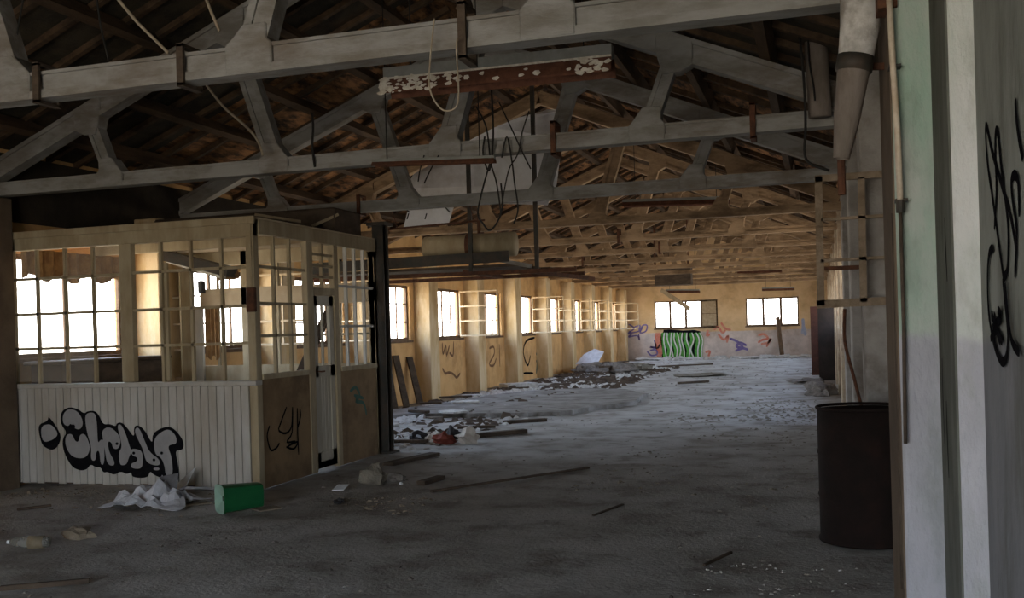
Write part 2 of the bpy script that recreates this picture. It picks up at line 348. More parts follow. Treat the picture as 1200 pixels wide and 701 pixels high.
window('y', YF, fw2[0], fw2[1], WZ0, WZ1+.02, 3, 1, panes=[(0, 0), (2, 0)])
for a, b in (fw1, fw2): portal(((a+b)/2, YF+.27, (WZ0+WZ1)/2), (-H, 0, 0), b-a, WZ1-WZ0)
# back wall behind the camera with a wide loading doorway
mb = MB(); mb.box(XL-.2, -4.4, YB-.25, YB, -.1, 3.4); mb.box(-.4, XR+.2, YB-.25, YB, -.1, 3.4); mb.box(-4.4, -.4, YB-.25, YB, 2.5, 3.4)
mb.prism([(XL, YB-.25, 3.4), (XR, YB-.25, 3.4), (XR, YB-.25, 3.42), (APX, YB-.25, zroof(APX)), (XL, YB-.25, 3.42)], (0, .25, 0))
mb.build('wall_back', M['right_wall'], kind='structure')
portal((-2.4, YB-.27, 1.25), (H, 0, 0), 4.0, 2.5)
# ------------------------------------------------------------------ roof (ceiling), purlins and common rafters
mb = MB()
for x0, x1 in ((XL-.4, APX), (APX, XR+.4)):
    mb.prism([(x0, YB-.2, zroof(x0)), (x1, YB-.2, zroof(x1)), (x1, YB-.2, zroof(x1)+.1), (x0, YB-.2, zroof(x0)+.1)], (0, YF-YB+.5, 0))
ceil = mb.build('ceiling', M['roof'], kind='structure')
M['lining'] = mat('tarred_roof_lining', (.06, .05, .035), (.025, .024, .019), 3.0, .95, .6, dirt=(.10, .055, .03), dirt_amt=.5, dirt_scale=1.6)  # shade under the near roof bays, painted in as a darker layer
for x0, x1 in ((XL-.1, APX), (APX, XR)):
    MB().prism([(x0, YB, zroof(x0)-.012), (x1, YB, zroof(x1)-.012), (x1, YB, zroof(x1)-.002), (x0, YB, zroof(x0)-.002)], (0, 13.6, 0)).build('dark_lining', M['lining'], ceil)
bays = [YB]+[1.95-.0]+TR+[YF]
for a, b in zip(bays, bays[1:]):
    for sd in (-1, 1):
        up = Vector((sd*SL, 0, 1)).normalized()
        for k in range(5):
            d = .45+k*.78; x = APX+sd*d
            p0 = Vector((x, a, zroof(x)-.11+rnd.uniform(-.015, .01))); p1 = Vector((x, b, zroof(x)-.11+rnd.uniform(-.015, .01)))
            beam(p0, p1, .09, .12, up=up).build('purlin', M['purlin'], ceil)
for j in range(88):
    y = 2.2+j*.45
    for sd in (-1, 1):
        x0, x1 = APX+sd*.05, APX+sd*4.2
        if min(abs(y-t) for t in TR) < .12: continue
        beam((x0, y, zroof(x0)-.03), (x1, y+rnd.uniform(-.03, .03), zroof(x1)-.03), .06, .07, up=(sd*SL, 0, 1)).build('common_rafter', M['purlin'], ceil)
# ------------------------------------------------------------------ roof trusses
def gusset(n, poly, y, d=.165): return MB().prism([(x, y-d/2, z) for x, z in poly], (0, d, 0))
ORD = ['nearest the camera, running across the top of the picture', 'second from the camera, directly above the glazed office front',
       'third from the camera, behind the dangling black cables', 'fourth from the camera, crossing the torn white ceiling sheet area',
       'fifth from the camera', 'sixth from the camera', 'seventh from the camera', 'eighth from the camera', 'ninth from the camera',
       'tenth from the camera', 'eleventh from the camera', 'farthest one, next to the ochre end wall']
B = [APX-2.64, APX-.84, APX+.84, APX+2.60]
for k, y in enumerate(TR):
    t = thing('roof_truss', (APX, y, 2.95), 'whitewashed concrete roof truss, '+ORD[k], 'roof truss', 'concrete roof trusses')
    TM = M['truss'] if k < 3 else M['truss_warm']; ct = 3.115 if k == 0 else 3.085 if k < 3 else 3.06
    bc = MB(); bc.box(XL-.03, .42, y-.045, y+.045, 2.99, ct-.01); bc.box(XL-.03, .42, y-.07, y+.07, 2.95, 2.998); bc.box(XL-.03, .42, y-.062, y+.062, ct-.02, ct)
    bc.build('bottom_chord', TM, t)
    for sd in (-1, 1):
        xe = APX+sd*4.22
        rb = MB(); up = (sd*SL, 0, 1); a = Vector((APX, y, APZ)); b = Vector((xe, y, zr(xe)))
        rb.beam(a, b, .10, .13, up=up)
        off = Vector((sd*SL, 0, 1)).normalized()*.075
        rb.beam(a+off, b+off, .14, .04, up=up); rb.beam(a-off, b-off, .14, .045, up=up)
        rb.build('top_chord', TM, t)
    webs = []
    for i, bx in enumerate(B):
        sd = -1 if i < 2 else 1
        rx = bx+sd*(.24 if i in (0, 3) else .42); webs.append(((bx, 3.05), (rx, zr(rx)-.03), 'strut', .12 if i in (0, 3) else .16))
    for (a, b, nm, wd) in webs:
        if nm == 'diagonal' and wd < .1 and k < 2: continue
        p = Vector((a[0], y, a[1])); q = Vector((b[0], y, b[1]))
        wb = MB(); wb.beam(p, q, .09, wd*.55, up=(1, 0, 0)); d = (q-p).normalized(); s = d.cross(Vector((0, 1, 0)))*wd*.38
        wb.beam(p+s, q+s, .12, wd*.3, up=(1, 0, 0)); wb.beam(p-s, q-s, .12, wd*.3, up=(1, 0, 0))
        wb.build(nm, TM, t)
    for i, bx in enumerate(B):
        sd = -1 if i < 2 else 1
        gusset(0, [(bx-.15, 2.952), (bx+.15, 2.952), (bx+.15, ct), (bx+.12, ct+.03), (bx+.075+.045*sd, 3.23), (bx-.075+.045*sd, 3.23), (bx-.12, ct+.03), (bx-.15, ct)], y, .15).build('gusset', TM, t, bevel=.008 if k < 3 else 0)
        rx = bx+sd*(.24 if i in (0, 3) else .42); z = zr(rx)
        gusset(0, [(rx-.15, z+sd*SL*.15+.08), (rx+.15, z-sd*SL*.15+.08), (rx+.15, z-sd*SL*.15-.1), (rx+.07-.03*sd, z-.22), (rx-.07-.03*sd, z-.22), (rx-.15, z+sd*SL*.15-.1)], y, .15).build('gusset', TM, t, bevel=.008 if k < 3 else 0)
    # iron straps seen round the chord
    if k == 0: st = [(at(42, 105, Y=y-.09).x, 0), (at(211, 80, Y=y-.09).x, 0), (at(541, 38, Y=y-.09).x, .03)]
    elif k == 1: st = [(at(648, 165, Y=y-.09).x, .02), (at(882, 148, Y=y-.09).x, .02)]
    else: st = [(APX+rnd.uniform(-2, 2), 0)] if k < 7 else []
    for x, e_ in st:
        s = MB(); s.box(x-.022, x+.022, y-.095, y-.075, 2.92-e_, 3.16+e_); s.box(x-.022, x+.022, y+.075, y+.095, 2.92-e_, 3.16+e_)
        s.box(x-.022, x+.022, y-.095, y+.095, 2.915-e_, 2.935-e_); s.box(x-.022, x+.022, y-.095, y+.095, 3.145+e_, 3.165+e_)
        s.build('strap', M['rust'] if k else M['timber'], t)
# timber strut and rod along first truss
def wire(name, pts, r, m_, label, cat='cable', group=None, n=6):
    # gentle Catmull-Rom through the points
    P = [Vector(p) for p in pts]; Q = []
    for i in range(len(P)-1):
        p0 = P[max(i-1, 0)]; p1 = P[i]; p2 = P[i+1]; p3 = P[min(i+2, len(P)-1)]
        for s in range(5):
            t = s/5; Q.append(.5*((2*p1)+(p2-p0)*t+(2*p0-5*p1+4*p2-p3)*t*t+(3*p1-p0-3*p2+p3)*t*t*t))
    Q.append(P[-1])
    return tag(tube(Q, r, n).build(name, m_, smooth=True), label, cat, group)
# ------------------------------------------------------------------ glazed office booth
YO, YK, XO, XW = 8.3, 11.0, -5.08, XL+.002
bt = thing('office_booth', ((XO+XW)/2, (YO+YK)/2, 0), 'glazed timber office booth with white boarded front and graffiti, built against left wall', 'booth')
def bpart(nm, mb, m_, bevel=0, par=None): return mb.build(nm, m_, par or bt, bevel=bevel)
Z0, Z1, ZT = 1.04, 2.40, 2.57
xm = at(148, 360, Y=YO).x
# front: posts, rails, boards
bpart('post', box(XO-.085, XO+.0, YO-.01, YO+.085, 0, ZT), M['booth'], .006)
bpart('post', box(xm-.07, xm+.07, YO-.005, YO+.07, Z0, ZT), M['booth'], .006)
bpart('post', box(XW, XW+.08, YO-.005, YO+.08, 0, ZT), M['booth'], .006)
bpart('header', box(XW, XO, YO-.015, YO+.07, Z1-.0, ZT+.0), M['booth'], .006)
bpart('header_trim', box(XW, XO+.03, YO-.04, YO-.015, ZT-.05, ZT+.02), M['booth'], .004)
bpart('sill', box(XW, XO+.01, YO-.05, YO+.07, Z0-.05, Z0-.005), M['boards'], .006)
x = XW+.08; n_ = 31; bw = (XO-.085-x)/n_
for i in range(n_):
    d = rnd.uniform(0, .004)
    bpart('board', box(x+i*bw+.004, x+(i+1)*bw-.004, YO-.022-d*.4, YO+.0, .02+rnd.uniform(0, .02), Z0-.052), M['boards'], .003)
bpart('backing_panel', box(XW+.08, XO-.085, YO+.002, YO+.02, .02, Z0-.05), M['timber'])
def lattice(axis, pos, a, b, z0, z1, us, zs, th=.028, par=bt, m_=None, dep=.035, nm='glazing_bar'):
    m_ = m_ or M['booth']
    def bb(u0, u1, w0, w1):
        return box(u0, u1, pos, pos+dep, w0, w1) if axis == 'y' else box(pos-dep, pos, u0, u1, w0, w1)
    for u in us:
        j = rnd.uniform(-.006, .006); bb(u-th/2+j, u+th/2+j, z0, z1).build(nm, m_, par)
    for z in zs:
        e_ = sorted([a]+list(us)+[b]); 
        bb(a, b, z-th/2, z+th/2).build(nm, m_, par)
def cuts(a, b, n): return [a+(b-a)*i/n for i in range(1, n)]
lx0, lx1 = XW+.08, xm-.07; rx0, rx1 = xm+.07, XO-.085
lz = [at(75, y, Y=YO).z for y in (325, 367, 408)]
lattice('y', YO+.01, lx0, lx1, Z0-.005, Z1, [at(px, 360, Y=YO).x for px in (43, 76, 108)], lz)
rz = [at(225, y, Y=YO).z for y in (316, 361, 404)]
lattice('y', YO+.01, rx0, rx1, Z0-.005, Z1, [at(px, 360, Y=YO).x for px in (188, 224, 259)], rz)
bpart('casement_stile', box(at(188, 360, Y=YO).x-.0, at(188, 360, Y=YO).x+.05, YO+.045, YO+.075, Z0, Z1-.2), M['booth'])
# a few dusty panes survive in the left light
for c in range(4):
    for r_ in range(4):
        if rnd.random() < .5:
            us = [lx0]+[at(px, 360, Y=YO).x for px in (43, 76, 108)]+[lx1]; zs = [Z0]+sorted(lz)+[Z1]
            bpart('pane', box(us[c]+.014, us[c+1]-.014, YO+.025, YO+.029, zs[r_]+.014, zs[r_+1]-.014), M['glass'])
# side towards the hall
def YS(px, py=360): return at(px, py, X=XO).y
y1, y2, y3 = YS(361), YS(368), YS(395)
bpart('post', box(XO-.07, XO, y1, y2, 0, ZT), M['booth'], .005)
bpart('post', box(XO-.07, XO, y3-.05, y3+.05, 0, ZT), M['booth'], .005)
bpart('post', box(XO-.07, XO, YK-.05, YK+.02, 0, ZT), M['booth'], .005)
bpart('header', box(XO-.07, XO+.012, YO+.085, YK, Z1+.03, ZT), M['booth'], .005)
bpart('wall_panel', box(XO-.05, XO-.01, YO+.085, y1, .0, Z0), M['booth_side'])
bpart('wall_panel', box(XO-.05, XO-.01, y3+.05, YK-.05, .0, Z0), M['booth_side'])
bpart('sill', box(XO-.07, XO+.015, YO+.085, y1, Z0, Z0+.05), M['booth'])
bpart('sill', box(XO-.07, XO+.015, y3+.05, YK-.05, Z0, Z0+.05), M['booth'])
lattice('x', XO-.015, YO+.085, y1, Z0+.05, Z1+.03, cuts(YO+.085, y1, 3), [Z0+.05+(Z1-Z0)*q for q in (.27, .5, .76)])
lattice('x', XO-.015, y3+.05, YK-.05, Z0+.05, Z1+.03, cuts(y3+.05, YK-.05, 4), [Z0+.05+(Z1-Z0)*q for q in (.33, .66)], m_=M['boards'])
zt_ = at(380, 342, X=XO).z
bpart('transom', box(XO-.07, XO, y2, y3-.05, zt_-.04, zt_+.04), M['booth'])
lattice('x', XO-.015, y2, y3-.05, zt_+.04, Z1+.03, cuts(y2, y3-.05, 2), cuts(zt_+.04, Z1+.03, 4))
dr = box(XO-.055, XO-.02, y2+.01, y3-.06, .03, .10).build('door', M['door'], bt)
dd = MB(); a_, b_ = y2+.01, y3-.06
for u0, u1, w0, w1 in ((a_, a_+.09, .03, zt_-.045), (b_-.09, b_, .03, zt_-.045), (a_, b_, 1.0, 1.12), (a_, b_, zt_-.15, zt_-.045), (a_, b_, .03, .2)): dd.box(XO-.055, XO-.02, u0, u1, w0, w1)
dd.build('door_frame', M['door'], dr)
for i in range(4):
    q = (b_-a_-.18)/4; box(XO-.05, XO-.03, a_+.09+i*q+.003, a_+.09+(i+1)*q-.003, .2, 1.0).build('door_board', M['door'], dr)
beam((XO-.04, (a_+b_)/2, 1.12), (XO-.04, (a_+b_)/2, zt_-.15), .025, .025, up=(0, 1, 0)).build('glazing_bar', M['door'], dr)
tube([(XO-.02, a_+.06, 1.06), (XO+.03, a_+.06, 1.06), (XO+.03, a_+.13, 1.06)], .008).build('door_handle', M['rust'], dr)
# rear partition
for q in (XW, -6.9, XO-.08): bpart('post', box(q, q+.08, YK-.05, YK+.02, 0, ZT), M['booth'])
bpart('header', box(XW, XO, YK-.05, YK+.02, 2.36, ZT), M['booth'])
bpart('mid_rail', box(XW+.5, XO, YK-.05, YK+.01, 1.83, 2.07), M['booth_ceiling'])
bpart('wall_panel', box(XW, XO, YK-.04, YK, 0, 1.1), M['booth'])
lattice('y', YK-.04, XW+.08, -6.9, 1.1, 2.36, [-7.62, -7.25], [])
lattice('y', YK-.04, -6.82, XO-.08, 1.1, 2.36, [-6.4, -5.98, -5.55], [1.45])
cz = box(XW, XO, YO, YK, ZT-.04, ZT+.02).build('booth_roof', M['booth_ceiling'], bt)
bpart('roof_joist', box(XW+.1, XO-.1, YO+1.2, YO+1.3, ZT-.14, ZT-.04), M['booth'])
# graffiti on the booth front
def G(p): return at(p[0]/5, 440+p[1]/5, Y=YO-.0275)
def fillpoly(nm, pts, m_, dy, par=bt):
    v = [G(p)+Vector((0, dy, 0)) for p in pts]; v = [q*(1) for q in v]
    MB().flat(v).build(nm, m_, par)
def smooth_poly(p, it=2):
    for _ in range(it):
        q = []
        for i in range(len(p)):
            a, b = p[i], p[(i+1) % len(p)]
            q += [(a[0]*.75+b[0]*.25, a[1]*.75+b[1]*.25), (a[0]*.25+b[0]*.75, a[1]*.25+b[1]*.75)]
        p = q
    return p
blk = [[(352, 240), (368, 202), (410, 184), (460, 198), (492, 225), (515, 208), (560, 208), (584, 240), (604, 288), (645, 284), (678, 300), (684, 280), (712, 274), (745, 305), (788, 368), (783, 300), (812, 290), (850, 322), (893, 405), (892, 345), (935, 312), (990, 298), (1030, 320), (1078, 385), (1074, 438), (1030, 437), (1034, 480), (1050, 560), (1048, 622), (990, 650), (970, 610), (900, 585), (880, 560), (866, 602), (775, 600), (768, 565), (745, 582), (708, 562), (668, 586), (632, 566), (605, 572), (590, 538), (560, 540), (532, 520), (510, 552), (470, 560), (425, 540), (392, 490), (368, 430), (366, 370), (392, 335), (358, 290)],
       [(222, 288), (280, 268), (283, 236), (332, 300), (364, 370), (320, 446), (250, 418), (232, 360)]]
lgt = [[(368, 240), (385, 208), (415, 196), (455, 210), (482, 250), (488, 290), (470, 318), (438, 312), (415, 278), (402, 300), (372, 285)],
       [(382, 385), (392, 345), (425, 342), (440, 385), (462, 392), (470, 345), (500, 342), (522, 390), (530, 432), (510, 478), (470, 488), (422, 475), (392, 430)],
       [(498, 240), (518, 218), (556, 218), (568, 260), (572, 330), (575, 400), (592, 375), (612, 380), (614, 522), (590, 524), (585, 440), (565, 445), (562, 502), (533, 496), (538, 420), (512, 340)],
       [(598, 322), (640, 298), (690, 335), (712, 385), (695, 432), (664, 430), (655, 392), (632, 384), (640, 450), (672, 500), (670, 532), (630, 522), (616, 440), (604, 370)],
       [(688, 292), (710, 284), (738, 340), (762, 420), (775, 445), (758, 475), (745, 520), (720, 528), (703, 520), (697, 450), (718, 420), (702, 350)],
       [(765, 432), (800, 430), (835, 445), (838, 500), (832, 548), (772, 546), (768, 516), (805, 505), (808, 480), (775, 470)],
       [(792, 312), (815, 302), (848, 380), (876, 450), (935, 490), (940, 527), (898, 527), (856, 505), (842, 440), (815, 385), (795, 345)],
       [(902, 372), (945, 332), (990, 312), (1032, 350), (1038, 402), (1000, 405), (985, 420), (1008, 480), (1016, 592), (973, 592), (965, 525), (945, 480), (908, 462)],
       [(900, 540), (935, 540), (935, 556), (902, 556)],
       [(238, 300), (285, 284), (312, 296), (346, 345), (312, 378), (250, 396)]]
for p in blk: fillpoly('graffiti_outline', smooth_poly(p), M['black'], 0)
for p in lgt: fillpoly('graffiti_letter', smooth_poly(p), M['silver'], -.004)
for cc in (((430, 300, 14), (430, 320, 14)), ((688, 400, 9),), ((786, 455, 9),), ((905, 495, 9),), ((950, 455, 9),)):
    for cx_, cy_, r_ in cc: fillpoly('graffiti_spot', [(cx_+r_*math.cos(t*.785), cy_+r_*math.sin(t*.785)) for t in range(8)], M['black'], -.007)
def strokes(nm, plane, pls, w_, m_, par, nrm, off=Vector((0, 0, 0)), f=lambda p: p):
    mb = MB()
    for i, pl in enumerate(pls):
        tc_ = Vector((0, -1, 0)) if 'Y' in plane else Vector((-1 if plane['X'] > 0 else 1, 0, 0))
        P_ = [at(*f(p), **plane)+off+tc_*.0012*i for p in pl]; pts = []
        for a_ in range(len(P_)-1):
            p0, p1, p2, p3 = P_[max(a_-1, 0)], P_[a_], P_[a_+1], P_[min(a_+2, len(P_)-1)]
            for q_ in range(4):
                t = q_/4; pts.append(.5*((2*p1)+(p2-p0)*t+(2*p0-5*p1+4*p2-p3)*t*t+(3*p1-p0-3*p2+p3)*t*t*t))
        pts.append(P_[-1]); mb.stroke(pts, w_, nrm)
    return mb.build(nm, m_, par)
f6 = lambda p: (280+p[0]/4.38, 420+p[1]/4.38)
strokes('graffiti_tag', dict(X=XO-.008), [[(245, 250), (215, 330), (205, 370), (240, 385), (270, 350), (275, 250)], [(275, 250), (272, 380), (245, 430), (290, 425)], [(312, 260), (315, 300), (300, 360)], [(298, 255), (300, 380), (305, 495)], [(245, 455), (270, 440), (300, 430), (280, 465), (240, 455)], [(155, 345), (142, 400), (160, 470), (190, 460), (205, 435)]], .022, M['black'], bt, (1, 0, 0), f=f6)
strokes('graffiti_tag', dict(X=XO-.008), [[(570, 170), (600, 150), (620, 190), (600, 220), (640, 230), (655, 290)], [(590, 190), (640, 205)]], .04, M['teal_paint'], bt, (1, 0, 0), f=f6)
# electrical box on the corner post
q = at(295, 352, Y=YO-.03)
bx_ = box(q.x-.045, q.x+.045, YO-.06, YO-.01, q.z-.11, q.z+.12).build('switch_box', M['rust'], bt, bevel=.008)
tube([(q.x, YO-.02, q.z+.12), (q.x, YO-.02, ZT-.05)], .008).build('conduit', M['booth'], bx_)
# things in the booth
lf = thing('hanging_lamp', (-6.2, 9.6, 2.2), 'broken black tube lamp hanging inside the glazed booth', 'lamp')
a = at(196, 300, Y=9.6); b = at(272, 319, Y=9.6)
beam(a, b, .20, .11).build('housing', M['steel'], lf); beam(a-Vector((0, 0, .06)), b-Vector((.1, 0, .06)), .05, .03).build('tube', M['flake'], lf)
for p in (a+(b-a)*.15, a+(b-a)*.85): tube([p, p+Vector((0, 0, ZT-.04-p.z))], .006).build('hanger', M['wire'], lf)
a = at(236, 330, Y=9.6); b = at(285, 315, Y=9.6)
tag(beam(a+Vector((0,0,.01)), a-Vector((0, 0, .13)), .05, .07).build('hanging_rag', M['black_bag']), 'small black rag hanging below the lamp inside the booth', 'rag')
tag(MB().blob(at(265, 322, Y=9.7), (.16, .08, .06), 3, flatz=False).build('ceiling_scrap', M['fabric']), 'torn orange brown scrap dangling from the booth ceiling', 'scrap')
sf = thing('shelf_unit', (-7.55, 10.6, 0), 'narrow cream shelf unit standing before the rear window inside the booth', 'shelf')
sa, sb = at(191, 360, Y=10.6).x, at(212, 360, Y=10.6).x
for x_ in (sa, sb-.02): box(x_, x_+.02, 10.6, 10.85, 0, 2.30).build('side_panel', M['booth'], sf)
for z_ in (.05, .5, .95, 1.3, 1.62, 1.95, 2.28): box(sa+.02, sb-.02, 10.6, 10.85, z_, z_+.025).build('shelf', M['booth_ceiling'], sf)
box(sa, sb, 10.85, 10.86, 0, 2.30).build('back_panel', M['booth_side'], sf)
qa, qb = at(226, 380, Y=10.93).x, at(238, 380, Y=10.93).x
bpart('post', box(qa, qb, 10.91, 10.95, 0, 1.83), M['boards'])
ca_, cb_ = at(240, 380, Y=10.9).x, at(257, 380, Y=10.9).x
mb = MB(); NN = 14
for i in range(NN+1):
    x = ca_+(cb_-ca_)*i/NN; y = 10.9+.018*math.sin(i*1.6); mb.v += [Vector((x, y, 1.84)), Vector((x, y, 1.2+.03*math.sin(i)))]
mb.f += [(2*i, 2*i+1, 2*i+3, 2*i+2) for i in range(NN)]
c2_ = mb.build('curtain', M['fabric']); md = c2_.modifiers.new('t', 'SOLIDIFY'); md.thickness = .005
tag(c2_, 'narrow striped brown curtain hanging from the rear partition rail of the booth', 'curtain')
# curtain remnant
mb = MB(); N = 40; yy0, yy1 = 8.42, 9.95
for i in range(N+1):
    y = yy0+(yy1-yy0)*i/N; x = XL+.10+.025*math.sin(i*1.3)+.01*math.sin(i*2.9); zb = 2.14+.04*math.sin(i*.55)+rnd.uniform(-.012, .012)
    mb.v += [Vector((x, y, 2.44)), Vector((x+.01*math.sin(i), y, zb))]
mb.f += [(2*i, 2*i+1, 2*i+3, 2*i+2) for i in range(N)]
cu = mb.build('curtain', M['fabric']); md = cu.modifiers.new('t', 'SOLIDIFY'); md.thickness = .006
tag(cu, 'torn brown curtain strip at the top of the window inside the booth', 'curtain')
a = at(350, 412, Y=9.9); b = at(385, 366, Y=9.9)
tag(beam(Vector((a.x-.55, 9.9, .02)), b, .05, .09).build('leaning_plank', M['timber']), 'dark plank leaning diagonally behind the booth door glazing', 'plank')
tag(MB().box(-7.9, -7.5, 8.5, 10.25, .0, 1.22).box(-7.95, -7.45, 8.45, 10.28, 1.22, 1.26).build('low_cupboard', M['timber'], bevel=.01), 'low dark brown cupboard under the window inside the booth', 'cupboard')
# steel column at the booth's rear corner
c = at(449, 400, Y=11.15)
cl = thing('steel_column', (c.x, 11.15, 0), 'dark steel column at the rear corner of the glazed booth', 'column')
mb = MB(); mb.box(c.x-.07, c.x+.07, 11.07, 11.085, 0, 2.75); mb.box(c.x-.07, c.x+.07, 11.215, 11.23, 0, 2.75); mb.box(c.x-.01, c.x+.01, 11.085, 11.215, 0, 2.75)
mb.build('shaft', M['steel'], cl); box(c.x-.12, c.x+.12, 11.02, 11.28, 2.75, 2.79).build('cap_plate', M['steel'], cl); box(c.x-.12, c.x+.12, 11.02, 11.28, -.01, .02).build('base_plate', M['steel'], cl)
# loose boards lying on the booth roof
for (a, b, lab) in (((300, 252), (365, 262), 'long broken cream board lying on the booth roof above the door'), ((368, 264), (394, 252), 'short pale board propped up on the booth roof')):
    p = at(*a, Y=10.1); q_ = at(*b, Y=10.3); p.z = max(p.z, ZT+.05); q_.z = max(q_.z, ZT+.06)
    tag(beam(p, q_, .14, .03).build('loose_board', M['booth']), lab, 'board')
# dark sheets and cloths above the booth
mb = MB()
P_ = [at(px, py, Y=10.6) for px, py in ((60, 262), (170, 262), (290, 245), (400, 262), (440, 272))]
tag(MB().box(-7.6, -5.2, 10.2, 10.9, ZT+.03, ZT+.32).build('storage_crate', M['timber'], bevel=.02), 'long dark timber crate stored on the booth roof', 'crate')
# ------------------------------------------------------------------ hung platform behind the booth
pf = thing('hung_platform', (-4.9, 12.8, 2.15), 'dark rusty steel platform hung under the trusses behind the booth', 'platform')
beam((-6.6, 12, 2.185), (-2.84, 12, 2.165), .05, .05).build('edge_rail', M['rust'], pf)
beam((-6.6, 13.6, 2.20), (-3.1, 13.6, 2.20), .05, .05).build('edge_rail', M['rust'], pf)
beam((-3.45, 12, 2.17), (-3.0, 13.7, 2.12), .05, .05).build('cross_rail', M['rust'], pf)
beam((-4.3, 12, 2.2), (-4.3, 13.6, 2.2), .05, .05).build('cross_rail', M['rust'], pf)
beam((-4.25, 12.02, 2.42), (-3.42, 12.02, 2.23), .04, .05).build('brace', M['truss'], pf)
for i in range(7): box(-6.6, -3.62+rnd.uniform(-.1, .1), 12.02+i*.22, 12.02+i*.22+.2, 2.24+.003*i, 2.275+.003*i).build('deck_plank', M['timber'], pf)
beam((-6.6, 12.0, 2.34), (-3.7, 12.0, 2.37), .02, .14).build('skirt', M['steel'], pf)
for x in (-4.21, -3.34): beam((x, 12.0, 2.18), (x, 12.0, zroof(x)-.1), .04, .05, up=(1, 0, 0)).build('hanger', M['steel'], pf)
d = thing('ventilation_duct', (-4.3, 12.3, 2.45), 'pale round duct lying on the hung steel platform', 'duct')
tube([(-5.0, 12.45, 2.56), (-3.75, 12.45, 2.56)], .16, 16).build('duct_body', M['booth'], d, smooth=True); tube([(-4.4, 12.45, 2.56), (-4.35, 12.45, 2.56)], .17, 16).build('duct_band', M['rust'], d)
p = [at(478, 246, Y=11.6), at(531, 243, Y=11.6), at(525, 263, Y=11.6), at(473, 266, Y=11.6)]
pp = thing('hanging_sign_panel', p[0], 'small pale square panel hanging above the steel platform, with two slots', 'panel')
MB().prism(p, (0, .02, 0)).build('sheet', M['ceiling_sheet'], pp)
for px in (479, 500):
    MB().stroke([at(px, 250, Y=11.595), at(px-2, 257, Y=11.595)], .025, (0, 1, 0)).build('slot', M['black'], pp)
for px in (480, 527):
    q = at(px, 246, Y=11.61); tube([q-Vector((0, 0, .03)), Vector((q.x, 11.35, 3.0))], .008).build('hanger', M['wire'], pp)
a = at(455, 269, Y=11.55); b = at(568, 258, Y=11.55)
tag(tube([a, b], .012).tube([a.lerp(b, .9), Vector((a.lerp(b, .9).x, 11.35, 3.0))], .006).tube([a.lerp(b, .1), Vector((a.lerp(b, .1).x, 11.35, 3.0))], .006).build('iron_rod', M['rust']), 'thin dark iron rod running under the small pale panel', 'rod')
# torn white ceiling sheet
Y_ = 12.6
pts = [(478, 222), (487, 205), (500, 196), (530, 172), (580, 151), (610, 139), (632, 131), (640, 127), (660, 127), (657, 160), (650, 215), (640, 240), (600, 240), (560, 238), (530, 236), (500, 232), (484, 236)]
sh = MB().prism([at(px, py, Y=Y_)+Vector((0, .10*math.sin(px*.05), 0)) for px, py in pts], (0, .015, 0)).build('ceiling_sheet', M['ceiling_sheet'])
tag(sh, 'large torn white ceiling sheet hanging below the dark roof', 'ceiling sheet')
# ------------------------------------------------------------------ strip lamps
def strip(a, b, lab, flakes=0, wdt=.16, hgt=.10, m_=None):
    a = Vector(a); b = Vector(b); t = thing('strip_lamp', (a+b)/2-Vector((0, 0, hgt)), lab, 'lamp')
    d = (b-a).normalized()
    beam(a, b, wdt*.55, hgt*.5).build('housing', M['lamp_top'], t)
    f = MB(); s = d.cross(Vector((0, 0, 1))).normalized()
    lo = Vector((0, 0, -hgt*.25)); l2 = Vector((0, 0, -hgt*.95))
    prof = [s*(-wdt*.27)+lo, s*(wdt*.27)+lo, s*(wdt*.55)+l2, s*(wdt*.55)+l2+Vector((0, 0, .012)), s*(wdt*.3)+lo*.8+Vector((0,0,-.0)), s*(-wdt*.3)+lo*.8, s*(-wdt*.55)+l2+Vector((0, 0, .012)), s*(-wdt*.55)+l2]
    n = len(prof); f.add([a+p_ for p_ in prof]+[b+p_ for p_ in prof], [(i, (i+1) % n, n+(i+1) % n, n+i) for i in range(n)])
    f.build('reflector', m_ or M['rust_light'], t)
    if flakes:
        k = MB()
        for i in range(flakes):
            u = rnd.random(); u = u*u*.35 if rnd.random() < .6 else (rnd.uniform(.86, 1) if rnd.random() < .55 else rnd.random())
            v = rnd.random(); p_ = a+(b-a)*u+s*(wdt*(.30+.26*v))+lo+(l2-lo)*v+s*.006; r_ = rnd.uniform(.006, .018)
            q = [p_+d*r_*math.cos(g)*1.8*rnd.uniform(.6, 1.2)+(l2*.0+Vector((0, 0, 1)))*r_*math.sin(g)*rnd.uniform(.5, 1.2) for g in (0, 1, 2, 3, 4, 5)]
            k.prism(q, s*.004)
        k.build('paint_flakes', M['flake'], t, kind='stuff')
        beam(a+s*wdt*.3+lo, b+s*wdt*.3+lo, .012, .014).build('rim', M['flake'], t)
    for u in (.12, .88):
        p_ = a+(b-a)*u; tube([p_, Vector((p_.x, p_.y, max(p_.z+.05, zroof(p_.x)-.05)))], .005, 5).build('hanger', M['wire'], t)
    return t
strip(at(452, 88, Y=6.5), at(718, 60, Y=6.5), 'long rusty strip lamp with peeling cream paint, hung nearest the camera', 140, wdt=.17, hgt=.16)
strip(at(437, 189, Y=7.9), at(580, 184, Y=7.9), 'thin dark red strip lamp just beneath the second truss', 0, wdt=.07, hgt=.05, m_=M['rust'])
strip(at(730, 236, Y=16), at(855, 232, Y=16), 'dark strip lamp under the fifth truss, in the middle of the hall', 0)
strip(at(864, 317, Y=33), at(916, 316, Y=33), 'small far strip lamp to the right, above the right far window', 0)
strip(at(893, 338, Y=36), at(931, 337, Y=36), 'farthest small strip lamp, hanging low just above the right far window', 0)
strip(at(780, 340, Y=33), at(820, 340, Y=33), 'small far strip lamp above the left far window', 0)
